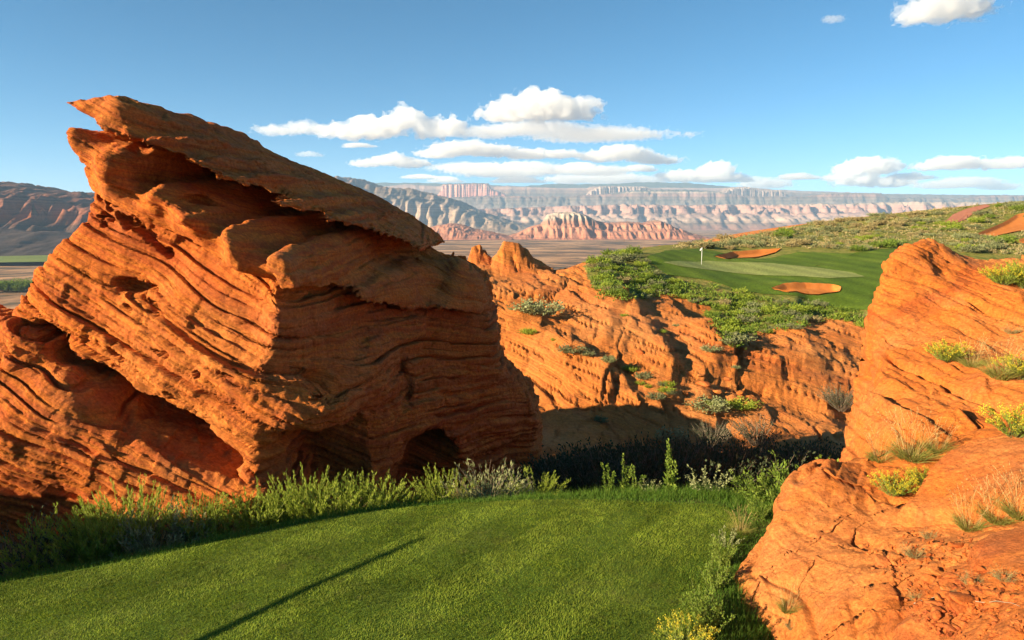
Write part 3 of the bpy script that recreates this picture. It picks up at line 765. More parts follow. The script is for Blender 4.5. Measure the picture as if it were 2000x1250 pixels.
# alcoves: under the lower lip, two caves at the foot, slots in the shaded face
body.carve([(60,640,17),(100,668,17),(135,712,16.8),(200,742,16.8),(285,772,16.5),(370,820,16.3),(425,858,16.2),(462,905,16.2),(480,1010,16),(100,1010,16.6),(-200,1010,17),(-200,700,17)], 19.0, 0.30)
body.carve([(522,860,16.2),(560,835,16.5),(640,830,16.9),(700,855,17.8),(715,900,18.4),(690,1000,18),(545,1000,16.2),(510,930,16)], 19.3, 0.35)
body.carve([(755,925,21),(775,885,21.2),(800,856,21.6),(826,842,22),(856,850,22.8),(884,880,23.6),(912,925,24.4),(930,1000,24.6),(740,1000,20.8)], 24.6, 0.5)
body.carve([(756,720,20.8),(775,712,21),(800,745,22),(796,790,21.8),(775,770,21)], 22.6, 0.25)
body.carve([(215,540,18),(270,545,18),(300,565,18),(240,575,18)], 18.7, 0.2)
rnd = random.Random(5)
POCK = []
def pocket(px, py, rx, ry, dep=0.35):
    for Y in np.arange(15.0, 26.0, 0.1):
        p = at(px, py, Y)
        i = int((p[0]-body.lo[0])/body.h); j = int((p[1]-body.lo[1])/body.h); k = int((p[2]-body.lo[2])/body.h)
        if 0 <= i < len(body.gx) and 0 <= j < len(body.gy) and 0 <= k < len(body.gz) and body.F[i, j, k] < 0:
            sc = Y/FPX; POCK.append((p[0], p[1], p[2], rx*sc, ry*sc, dep)); return
def pock_push(V, N):
    out = np.zeros(len(V)); tilt = math.tan(math.radians(25))
    for cx, cy, cz, rx, rz, dep in POCK:
        m = np.nonzero((np.abs(V[:, 0]-cx) < rx*1.3) & (np.abs(V[:, 2]-cz) < rz+rx) & (np.abs(V[:, 1]-cy) < 1.2))[0]
        u = (V[m, 0]-cx); w = (V[m, 2]-cz)+u*tilt*0.8
        d = (u/rx)**2+(w/rz)**2
        out[m] = np.maximum(out[m], dep*sstep(1.0, 0.55, d))
    return out
for i in range(13):                       # the row of deep honeycomb pockets
    t = i/12; pocket(245+92*t, 428+68*t + rnd.uniform(-4, 4), rnd.uniform(5, 9), rnd.uniform(8, 14), 0.5)
for i in range(16): pocket(rnd.uniform(195, 275), rnd.uniform(375, 440), rnd.uniform(4, 9), rnd.uniform(4, 10), 0.4)
for px, py, a, b in ((375,440,16,7),(420,480,16,6),(395,476,9,6),(245,375,12,10),(235,395,10,9),(330,690,8,5),(215,690,14,8),(235,700,9,7),(385,730,8,6),(300,560,20,5),(470,380,20,7)):
    pocket(px, py, a, b, 0.45)
for i in range(12): pocket(rnd.uniform(60, 620), rnd.uniform(580, 800), rnd.uniform(8, 26), rnd.uniform(2.5, 5), 0.3)
def fin_mask(V):
    x, y, z = V.T
    px, py = pix(x, y, z)
    smooth = sstep(110, 20, np.abs(py-(500+0.36*(px-230)))*1.0)*sstep(720, 560, px)     # the smoother concave face
    return 1.25 - 0.75*smooth
o = body.build('body', M_fin, NB_FIN, ((1.25, .10), (.52, .14), (.26, .10), (.11, .04)), 3, fin, 2, 0.08, 0.3, fin_mask, 1, pock_push, 0.25, 1.3)
# ---- shelf slab with the bulging brow
shelf = Rock((-14.2, 15.8, 1.0), (0.4, 34.0, 9.2), 0.105)
SOUTL = [(157,257,19.3),(190,255,19.4),(222,258,19.5),(300,250,21),(345,272,22.2),(450,315,23.6),(600,380,25.2),(760,442,26.6),(862,494,27.3),(905,518,27.5),(943,558,27.7),(956,598,27.7),(940,616,27.0),
         (862,602,25.0),(800,604,23.4),(745,580,21.8),(700,566,20.3),(655,566,18.6),(618,568,17.0),(590,560,16.9),(552,552,17.2),(505,532,17.5),(460,520,17.6),(415,500,17.8),(370,470,18.0),(330,462,18.2),(290,446,18.25),(250,415,18.3),(205,392,18.4),(174,372,18.6),(166,310,18.9)]
SCTRL = [(160,262,18.7),(172,330,18.5),(176,370,18.4),(240,285,18.5),(250,340,18.1),(240,400,18.1),(300,262,18.6),(320,300,18.9),(320,350,18.3),(330,420,17.95),(370,460,17.7),
  (345,290,21.0),(345,270,21.6),(450,350,22.6),(450,325,23.2),(600,420,24.6),(600,395,25.2),(750,490,26.4),(750,455,27),(850,530,27.4),(890,520,27.8),
  (380,355,20.6),(390,385,18.6),(430,385,19.6),(480,390,21.0),(500,428,18.5),(560,440,20.6),(640,460,22.4),(620,492,18.4),(660,510,19.6),(740,510,24.6),(730,548,21.2),(860,560,26.6),(860,592,25.0),(940,600,27.4),
  (400,415,17.6),(450,435,17.35),(440,480,17.45),(490,460,17.5),(520,500,17.3),(560,478,17.3),(590,505,16.7),(612,545,16.75),(560,540,17.1),(650,555,18.6),(700,560,20.2),(800,598,23.3)]
shelf.outline(SOUTL, SCTRL, lambda x, z: 31.0+0.55*x, 0.14, 0.03)
shelf.carve([(520,440,18.2),(535,452,18.2),(548,500,17.6),(540,520,17.4),(530,500,17.5)], 18.2, 0.08)       # the cleft between the two bulges
shelf.carve([(368,380,18.8),(420,388,18.8),(400,402,18.5),(372,396,18.5)], 19.3, 0.08)
def shelf_mask(V):
    px, py = pix(*V.T)
    return 1.0-0.45*sstep(140, 30, np.hypot((px-480)/1.5, py-470))
shelf.build('shelf_slab', M_fin, NB_FIN, ((.9, .07), (.42, .06), (.2, .045)), 5, fin, 1, 0.07, 0.2, shelf_mask, 3, None, 0.16, 1.0)
FIN_FRONT = body
# ---- cap slab
cap = Rock((-15.2, 16.2, 4.0), (-0.4, 34.6, 10.4), 0.098)
COUT = [(134,200,19.2),(172,191,19.3),(212,183,19.6),(246,184,20),(300,206,20.8),(360,234,22.2),(420,261,23.4),(480,288,24.4),(540,309,25.4),(600,334,26.4),(660,359,27.4),(720,386,28.3),(780,416,29.0),(826,446,29.6),(848,470,29.6),(850,488,27.4),
        (830,486,25.4),(760,462,23.0),(680,434,21.4),(600,404,20.4),(500,362,19.4),(410,326,18.8),(345,300,18.6),(322,286,18.6),(275,275,18.7),(228,262,18.9),(180,228,19.1)]
CCTL = [(136,200,18.9),(180,222,18.8),(180,195,19.0),(228,255,18.6),(230,200,18.9),(280,270,18.5),(290,225,18.8),(345,296,18.4),(350,265,18.6),(350,240,20.6),(410,320,18.5),(420,304,18.7),(420,285,20.6),(420,268,22.6),
        (500,356,19.0),(510,342,19.2),(510,325,21.4),(510,306,24.0),(600,398,19.9),(605,384,20.3),(600,365,23.0),(600,342,25.8),(690,436,21.2),(690,420,21.8),(690,400,24.8),(690,380,27.4),(770,464,23.2),(775,450,24.8),(775,425,28.0),(860,488,26.4)]
cap.outline(COUT, CCTL, lambda x, z: 35.5+0.62*x, 0.16, 0.03)
for i in range(14):
    t = rnd.random(); p = at(300+60*rnd.random(), 230+40*rnd.random(), 18.7); cap.hole(p, (rnd.uniform(.1, .3), .3, rnd.uniform(.06, .14)))
cap.hole(at(305, 240, 18.7), (0.42, 0.45, 0.16))
cap.build('cap_slab', M_fin, NB_FIN, ((.55, .07), (.26, .08), (.13, .055)), 9, fin, 1, 0.05, 0.15, lambda V: np.clip((V[:, 0]+13.0)/2.5, 0.12, 1), 3)
# ---- foot ledge in front of the fin
foot = Rock((-21, 12.2, -4), (-4.6, 20.5, 3.6), 0.14)
FOUT = [(-260,600,17.5),(-100,610,17.2),(0,636,17),(40,642,17),(78,668,17),(96,692,16.9),(140,735,16.6),(200,800,16.3),(250,850,16.1),(330,890,15.9),(430,925,15.9),(520,955,15.9),(560,1010,15.9),(560,1150,15.9),(-300,1200,15)]
FCTL = [(0,645,16.9),(60,665,16.8),(0,690,16.9),(90,700,16.8),(0,720,16.2),(100,760,16.0),(0,800,15.6),(100,830,15.5),(180,810,15.9),(180,900,15.4),(0,880,15.3),(260,870,15.8),(260,930,15.4),(360,920,15.6),(460,950,15.5),(-150,650,17),(-150,850,15.6),(0,960,15.6),(150,970,15.7),(300,990,15.4),(450,1000,15.3),(0,1100,15.2),(300,1100,15.1),(-200,1000,15.5)]
foot.outline(FOUT, FCTL, 19.6, 0.35, 0.04)
o = foot.build('sandstone_ledge', M_fin, NB_FIN, ((.9, .10), (.40, .14), (.2, .10)), 31, None, 2, 0.09, 0.3, None, 1, None, 0.2, 1.3)
tag(o, 'low rough sandstone ledge along the foot of the tilted fin', 'rock')

# ------------------------------------------------------------------ the ledges beside the tee (heights over the ground plan)
class Ledge(Rock):
    taper = 0.22
    def heights(s, ctrl, outline, k=0.3, smooth=0.03, steep=3.0):
        """top surface through sighted points; walls drop along the plan outline"""
        C = np.array([at(*c) for c in ctrl])
        X, Y = np.meshgrid(s.gx, s.gy, indexing='ij')
        H = rbf(C[:, :2], C[:, 2], smooth)(X, Y)
        sd = polysd(outline, X, Y)
        z = s.gz[None, None, :]
        s.F = smax((z-H[:, :, None]).astype(np.float32)*0.8, (sd[:, :, None]+(z-H[:, :, None])*s.taper).astype(np.float32), k)
# near ledge
near = Ledge((1.6, 3.0, -1.6), (9.6, 14.6, 4.4), 0.112)
NCTL = [(1590,905,12.6),(1640,912,12.6),(1700,925,12.4),(1760,960,11.8),(1560,960,12.0),(1600,1000,11.4),(1650,1050,10.6),(1700,1000,11.2),(1760,1050,10.2),(1800,1000,10.8),
        (1540,1020,11.4),(1500,1080,10.8),(1470,1150,10.3),(1450,1230,9.9),(1560,1100,10.2),(1600,1200,9.0),(1540,1240,9.2),(1700,1150,8.9),(1700,1250,7.9),(1800,1150,8.4),(1800,1250,7.2),(1900,1100,8.6),(1900,1250,6.6),(2000,1100,8.2),(2000,1200,6.6),(2000,1250,6.2),(1900,1020,10.0),(2000,1030,9.4),
        (2200,1250,5.4),(2300,1100,7.0),(1800,1500,5.0),(1500,1600,6.2),(2100,1600,4.0)]
NOUT = [tuple(at(*p)[:2]) for p in [(1365,1400,8.2),(1392,1240,9.7),(1415,1150,10.4),(1455,1070,11.0),(1506,1010,11.7),(1532,960,12.3),(1562,918,12.9)]] + \
       [tuple(at(*p)[:2]) for p in [(1600,902,13.1),(1660,905,13.2),(1760,930,13.2),(1900,930,13.4)]] + [(10.5, 13.6), (10.5, 1.0), (2.6, 1.0)]
near.heights(NCTL, NOUT, 0.28)
near.carve([(1715,1118,9.6),(1758,1092,9.6),(1775,1088,9.6),(1762,1104,9.6),(1722,1132,9.6)], 10.6, 0.06)
def near_hit(px, py):
    for Y in np.arange(4.5, 14, 0.04):
        p = at(px, py, Y); i, j, k = (int((p[n]-near.lo[n])/near.h) for n in range(3))
        if 0 <= i < len(near.gx) and 0 <= j < len(near.gy) and 0 <= k < len(near.gz) and near.F[i, j, k] < 0: return p
CRACKS = []
for line in [[(1650,1062),(1690,1025),(1740,1008),(1790,985)],[(1478,1185),(1505,1130),(1545,1085),(1610,1050),(1660,1010)],[(1540,1245),(1552,1180),(1580,1120),(1600,1090)],[(1690,1122),(1740,1098),(1800,1082),(1885,1068)],[(1610,1250),(1680,1212),(1760,1205),(1850,1188),(1990,1168)],[(1600,925),(1640,950),(1690,955),(1740,1000)],[(1840,1240),(1880,1200),(1930,1180)],[(1700,1160),(1745,1150),(1790,1120)]]:
    P = [near_hit(*p) for p in line]
    CRACKS.append((np.array([p for p in P if p is not None]), rnd.uniform(0.07, 0.14), rnd.uniform(0.022, 0.04)))
def crack_push(V, N):
    out = np.zeros(len(V)); wx = V[:, 0]+0.10*fbm(V[:, 0]*2.2, V[:, 1]*2.2, V[:, 2]*2.2, 3, 15); wy = V[:, 1]+0.10*fbm(V[:, 0]*2.2+7, V[:, 1]*2.2, V[:, 2]*2.2, 3, 16)
    for P, dep, wid in CRACKS:
        for a, b in zip(P[:-1], P[1:]):
            e = (b-a)[:2]; t = np.clip(((wx-a[0])*e[0]+(wy-a[1])*e[1])/(e@e+1e-9), 0, 1)
            d = np.hypot(wx-a[0]-e[0]*t, wy-a[1]-e[1]*t)
            out = np.maximum(out, dep*np.exp(-(d/wid)**2))
    return out*1.6          # pushed into the slope, which faces the tee
nearo = near.build('sandstone_ledge', M_rgt, NB_RGT, ((.95, .13), (.42, .09), (.17, .035)), 51, None, 2, 0.07, 0.3, None, 1, crack_push, 0.1, 1.0)
tag(nearo, 'pale orange sandstone ledge sloping down beside the mown tee', 'rock')
# slab leaning on it
slab = Ledge((5.0, 5.6, 0.2), (12.6, 13.6, 4.6), 0.075)
SCTL = [(1755,1005,10.6),(1800,960,11.0),(1850,905,11.4),(1890,880,11.6),(1960,865,11.4),(2000,862,11.3),(1850,990,10.4),(1900,960,10.5),(2000,930,10.2),(2000,960,9.8),(1880,1005,10.0),(2200,900,10),(2200,840,11)]
SOUT = [tuple(at(*p)[:2]) for p in [(1752,1005,10.7),(1800,955,11.2),(1845,900,11.7),(1890,876,11.9),(2000,860,11.7),(2250,830,11.7)]] + \
       [tuple(at(*p)[:2]) for p in [(2250,1000,8.6),(2000,985,9.5),(1930,1000,9.8),(1860,1012,10.1),(1800,1018,10.4)]]
SCTL = [(a, b, c-0.18) for a, b, c in SCTL]
slab.taper = 0.05; slab.heights(SCTL, SOUT, 0.12)
slabo = slab.build('sandstone_slab', M_rgt, Vector((-.5, -.35, .8)).normalized(), ((.5, .04), (.2, .03)), 57, None, 1, 0.045, 0.25)
tag(slabo, 'rounded sandstone slab with grey lichen resting on the pale ledge', 'rock')
low = Ledge((5.2, 5.0, 0.0), (10.5, 10.2, 3.6), 0.07)
LCTL = [(1895,1075,8.6),(1940,1050,8.8),(2000,1040,8.8),(1900,1110,8.2),(2000,1110,7.8),(2000,1150,7.4),(2200,1050,8),(2200,1200,6.8)]
LOUT = [tuple(at(*p)[:2]) for p in [(1888,1075,8.7),(1935,1045,9.0),(2000,1034,9.0),(2200,1030,8.8),(2250,1200,6.8),(2000,1165,7.4),(1940,1140,7.8),(1900,1120,8.1)]]
LCTL = [(a, b, c-0.12) for a, b, c in LCTL]
low.taper = 0.08; low.heights(LCTL, LOUT, 0.12)
low.build('sandstone_slab', M_rgt, NB_RGT, ((.5, .04), (.2, .03)), 59, None, 1, 0.04, 0.25)
tag(bpy.data.objects['sandstone_slab.001'], 'smooth low orange slab beside the loose stones', 'rock')
# far block with the sunlit prow
far = Ledge((5.4, 11.5, -5.5), (21, 29, 6.6), 0.205)
RCTL = [(1645,898,14.6),(1665,850,15.0),(1700,800,15.6),(1730,740,16.4),(1700,880,14.0),(1760,860,13.6),(1800,850,13.6),(1900,850,13.2),(2000,850,12.8),(1760,790,15.0),(1800,740,16.2),(1880,740,15.8),(2000,750,15.0),(1850,800,14.6),(1950,800,14.2),
        (1735,680,18.2),(1735,640,19.2),(1800,690,17.8),(1780,640,19.2),(1900,690,17.4),(2000,690,17.2),(1740,560,20.6),(1745,525,21.2),(1775,495,21.8),(1795,475,22.3),(1830,478,22.6),(1800,540,20.9),(1800,600,19.8),(1870,600,19.6),(1860,540,21.4),(1900,560,20.8),(1950,600,19.4),(2000,590,19.4),
        (1880,500,23.6),(1940,515,23.6),(2000,520,24),(2000,550,21.4),(2200,540,22),(2200,700,17),(2300,850,13)]
ROUT = [tuple(at(*p)[:2]) for p in [(1632,905,14.7),(1648,862,15.3),(1684,800,16.0),(1708,750,16.8),(1722,705,17.7),(1716,650,19.2),(1708,600,20.2),(1711,550,21.2),(1738,515,22.0),(1776,486,22.6),(1798,470,23.2)]] + \
       [tuple(at(*p)[:2]) for p in [(1840,474,24.2),(1920,492,25.0),(2010,515,25.6),(2400,515,25.6),(2500,850,12.6),(2000,900,12.3),(1800,900,12.9),(1690,915,13.6)]]
far.taper = 0.09; far.heights(RCTL, ROUT, 0.28)
far.carve([(1828,880,13.4),(1850,866,13.4),(1885,858,13.4),(1880,872,13.4),(1845,896,13.4)], 15.0, 0.12)
faro = far.build('sandstone_block', M_rgt, NB_FIN, ((1.1, .15), (.45, .11), (.2, .05)), 63, None, 2, 0.08, 0.3, None, 1, None, 0.15, 1.1)
tag(faro, 'big orange sandstone block with a rounded sunlit prow above the gully', 'rock')

# ------------------------------------------------------------------ low ridge added unseen behind the fin to shade the foot of the slope
ridge = Ledge((-19, 25, -9), (-0.6, 39, 3), 0.22)
X_, Y_ = np.meshgrid(ridge.gx, ridge.gy, indexing='ij')
sd_ = polysd([(-18, 26.5), (-12, 28.5), (-4.5, 32.5), (-2.2, 35.5), (-5, 38), (-18, 36)], X_, Y_)
hh_ = np.minimum(-3.4-(X_+2)*0.58, 0.4)+0.5*fbm(X_*.4, Y_*.4, 0*X_, 3, 78)
ridge.F = smax((ridge.gz[None, None, :]-hh_[:, :, None]), (sd_[:, :, None]+0.1*ridge.gz[None, None, :]), 0.4)
o = ridge.build('shading_ridge', M_fin, NB_FIN, ((.9, .16), (.4, .12)), 83, None, 0, 0.08, 0.4)
tag(o, 'unseen low ridge added behind the tilted fin to shade the slope', 'rock')

# ------------------------------------------------------------------ outcrop added out of view, its heights shaped to shade the tee's border
side = Ledge((-23, 5.0, -2), (-10.8, 17, 6.6), 0.2)
X_, Y_ = np.meshgrid(side.gx, side.gy, indexing='ij')
ca_, sa_ = math.sin(SUN_AZ), math.cos(SUN_AZ)
pq = lambda p, q: (ca_*p-sa_*q, sa_*p+ca_*q)
qq_ = -sa_*X_+ca_*Y_
Q0 = -sa_*flat(0, 1140)[0]+ca_*flat(0, 1140)[1]
sd_ = polysd([pq(-7.4, Q0), pq(-12, Q0), pq(-12, Q0+7), pq(-8.6, Q0+7), pq(-7.6, Q0+1.2)], X_, Y_)
hh_ = np.interp(qq_-Q0, [0, 0.5, 1.0, 1.8, 3, 4.5, 7], [5.0, 4.5, 3.1, 2.3, 1.8, 1.4, 1.0])+0.2*fbm(X_*.5, Y_*.5, 0*X_, 3, 77)
side.F = smax((side.gz[None, None, :]-hh_[:, :, None]), (sd_[:, :, None]+0.02*side.gz[None, None, :]), 0.15)
o = side.build('shading_outcrop', M_fin, NB_FIN, ((.9, .16), (.4, .12)), 81, None, 0, 0.08, 0.4)
tag(o, 'unseen outcrop added to shade the border of the tee', 'rock')

# ================================================================== PLANTS
def leaf_material(name, cols, trans=0.35, rough=0.7):
    m = NT(name)
    g = m.n('NewGeometry'); oi = m.n('ObjectInfo')
    r = m.math('MULTIPLY_ADD', g.outputs['Random Per Island'], 0.75, m.math('MULTIPLY', oi.outputs['Random'], 0.25))
    n = len(cols)
    c = m.ramp(r, [(i/max(n-1, 1), q) for i, q in enumerate(cols)])
    m.col(c); m.b.inputs['Roughness'].default_value = rough
    tr = m.n('BsdfTranslucent'); m.l(c, tr.inputs['Color'])
    mx = m.n('MixShader'); mx.inputs[0].default_value = trans
    m.l(m.b.outputs[0], mx.inputs[1]); m.l(tr.outputs[0], mx.inputs[2]); m.l(mx.outputs[0], m.out.inputs['Surface'])
    return m.m
L_green = leaf_material('rabbitbrush leaves', [(0.17, 0.23, 0.02, 1), (0.26, 0.33, 0.035, 1), (0.38, 0.42, 0.07, 1)])
L_fresh = leaf_material('leafy weed leaves', [(0.09, 0.16, 0.02, 1), (0.16, 0.23, 0.03, 1), (0.26, 0.31, 0.05, 1)])
L_sage = leaf_material('sagebrush leaves', [(0.11, 0.13, 0.055, 1), (0.17, 0.18, 0.08, 1), (0.25, 0.24, 0.12, 1)], 0.2)
L_pale = leaf_material('pale grey green leaves', [(0.17, 0.20, 0.08, 1), (0.26, 0.28, 0.12, 1), (0.36, 0.36, 0.18, 1)], 0.3)
L_tan = leaf_material('blond scrub leaves', [(0.22, 0.17, 0.07, 1), (0.32, 0.25, 0.11, 1), (0.40, 0.33, 0.16, 1)], 0.2)
L_yel = leaf_material('yellow flowers', [(0.40, 0.33, 0.02, 1), (0.58, 0.46, 0.03, 1), (0.45, 0.42, 0.06, 1)], 0.3)
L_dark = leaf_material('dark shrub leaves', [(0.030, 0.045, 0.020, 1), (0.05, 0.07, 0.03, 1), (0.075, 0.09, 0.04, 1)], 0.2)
L_straw = leaf_material('dry straw', [(0.42, 0.29, 0.10, 1), (0.52, 0.38, 0.16, 1), (0.36, 0.22, 0.08, 1)], 0.3)
L_grass = leaf_material('bunch grass blades', [(0.16, 0.17, 0.035, 1), (0.24, 0.24, 0.05, 1), (0.34, 0.29, 0.09, 1)], 0.35)
L_fringe = leaf_material('long fringe grass blades', [(0.05, 0.12, 0.012, 1), (0.09, 0.18, 0.018, 1), (0.17, 0.23, 0.04, 1)], 0.35)
L_turf = leaf_material('turf blades', [(0.12, 0.185, 0.018, 1), (0.17, 0.24, 0.024, 1), (0.26, 0.29, 0.045, 1)], 0.3)
def mottle(mat):
    nt = mat.node_tree; rp = [n for n in nt.nodes if n.type == 'VALTORGB'][0]
    g = nt.nodes.new('ShaderNodeNewGeometry'); out = rp.outputs[0]; tgt = [l.to_socket for l in out.links]
    for sc, lo, hi in ((0.7, 0.72, 1.25), (4.5, 0.75, 1.22)):
        n = nt.nodes.new('ShaderNodeTexNoise'); n.inputs['Scale'].default_value = sc; n.inputs['Detail'].default_value = 4
        nt.links.new(g.outputs['Position'], n.inputs['Vector'])
        r = nt.nodes.new('ShaderNodeValToRGB'); r.color_ramp.elements[0].position = 0.35; r.color_ramp.elements[1].position = 0.65
        r.color_ramp.elements[0].color = (lo, lo, lo*.9, 1); r.color_ramp.elements[1].color = (hi, hi*.98, hi*.9, 1)
        m = nt.nodes.new('ShaderNodeMix'); m.data_type = 'RGBA'; m.blend_type = 'MULTIPLY'; m.inputs[0].default_value = 1
        nt.links.new(n.outputs['Fac'], r.inputs[0]); nt.links.new(out, m.inputs[6]); nt.links.new(r.outputs[0], m.inputs[7]); out = m.outputs[2]
    for t in tgt: nt.links.new(out, t)
mottle(L_turf)
def bark(name, c):
    m = NT(name); m.col(m.ramp(m.noise(m.pos(), 30, 3), [(0.3, tuple(0.7*v for v in c)), (0.7, c)])); return m.m
B_twig = bark('woody twig', (0.22, 0.17, 0.12)); B_grn = bark('green stem', (0.17, 0.19, 0.06)); B_dead = bark('weathered dead wood', (0.42, 0.33, 0.24)); B_red = bark('reddish dry stalk', (0.24, 0.12, 0.05))

def curves(rs, n, H, base_r, lean, curve, K=6, hv=0.35, up=1.0):
    """n stems as polylines: (n, K, 3)"""
    ang = rs.uniform(0, 2*np.pi, n); r = base_r*np.sqrt(rs.uniform(0, 1, n))
    b = np.stack([r*np.cos(ang), r*np.sin(ang), -0.03+0*r], 1)
    th = lean*np.sqrt(rs.uniform(0.02, 1, n)); a2 = ang+rs.normal(0, 0.7, n)
    d = np.stack([np.sin(th)*np.cos(a2), np.sin(th)*np.sin(a2), np.cos(th)*up], 1)
    ln = H*(1-hv*rs.uniform(0, 1, n))
    t = np.linspace(0, 1, K)[None, :, None]
    bend = np.stack([np.cos(a2), np.sin(a2), -0.55+0*a2], 1)*(curve*ln*rs.uniform(0.2, 1, n))[:, None]
    wig = rs.normal(0, 0.02, (n, K, 3))*H*t
    return b[:, None]+d[:, None]*ln[:, None, None]*t + bend[:, None]*t**2 + wig
def ribbons(C, w0, w1, rs):
    """flat tapering blades along polylines"""
    n, K, _ = C.shape
    T = np.gradient(C, axis=1); T /= np.maximum(np.linalg.norm(T, axis=2, keepdims=True), 1e-9)
    a = rs.uniform(0, 2*np.pi, n); R = np.stack([np.cos(a), np.sin(a), 0*a], 1)[:, None]
    S = np.cross(T, np.broadcast_to(R, T.shape)); S /= np.maximum(np.linalg.norm(S, axis=2, keepdims=True), 1e-6)
    w = np.linspace(w0, w1, K)[None, :, None]
    V = np.stack([C-S*w, C+S*w], 2).reshape(-1, 3)
    i = (np.arange(n)[:, None]*K+np.arange(K-1)[None])*2
    return V, np.stack([i, i+1, i+3, i+2], -1).reshape(-1, 4)
def tubes(C, r0, r1):
    n, K, _ = C.shape
    w = np.linspace(r0, r1, K)[None, :, None, None]
    T = C[:, -1]-C[:, 0]; T /= np.linalg.norm(T, axis=1, keepdims=True)
    A = np.cross(T, (0.3, 0.9, 0.1)); A /= np.linalg.norm(A, axis=1, keepdims=True); B = np.cross(T, A)
    o = np.stack([A, -0.5*A+0.87*B, -0.5*A-0.87*B], 1)[:, None]
    V = (C[:, :, None]+o*w).reshape(-1, 3)
    i = (np.arange(n)[:, None]*K+np.arange(K-1)[None])*3
    return V, np.concatenate([np.stack([i+a, i+b, i+b+3, i+a+3], -1).reshape(-1, 4) for a, b in ((0, 1), (1, 2), (2, 0))])
def leaves(C, per, ln, wd, rs, t0=0.15, t1=1.0, spread=0.9, upb=0.5, jit=0.0):
    """diamond leaves along polylines"""
    n, K, _ = C.shape; N = n*per
    k = np.repeat(np.arange(n), per); t = rs.uniform(t0, t1, N)*(K-1.001); i = t.astype(int); f = (t-i)[:, None]
    p = C[k, i]*(1-f)+C[k, i+1]*f
    ax = C[k, i+1]-C[k, i]; ax /= np.maximum(np.linalg.norm(ax, axis=1, keepdims=True), 1e-9)
    d = rs.normal(0, 1, (N, 3))*spread + ax*1.0 + np.array((0, 0, upb)); d /= np.linalg.norm(d, axis=1, keepdims=True)
    if jit: p = p+rs.normal(0, jit, (N, 3))
    s = np.cross(d, rs.normal(0, 1, (N, 3))); s /= np.linalg.norm(s, axis=1, keepdims=True)
    L = (ln*rs.uniform(0.6, 1.3, N))[:, None]; W = (wd*rs.uniform(0.7, 1.3, N))[:, None]
    V = np.stack([p, p+d*L*0.5+s*W, p+d*L, p+d*L*0.5-s*W], 1).reshape(-1, 3)
    return V, np.arange(N*4).reshape(-1, 4)
def join(*parts):
    Vs, Qs, o = [], [], 0
    for V, Q in parts: Vs.append(V); Qs.append(Q+o); o += len(V)
    return np.concatenate(Vs), np.concatenate(Qs)

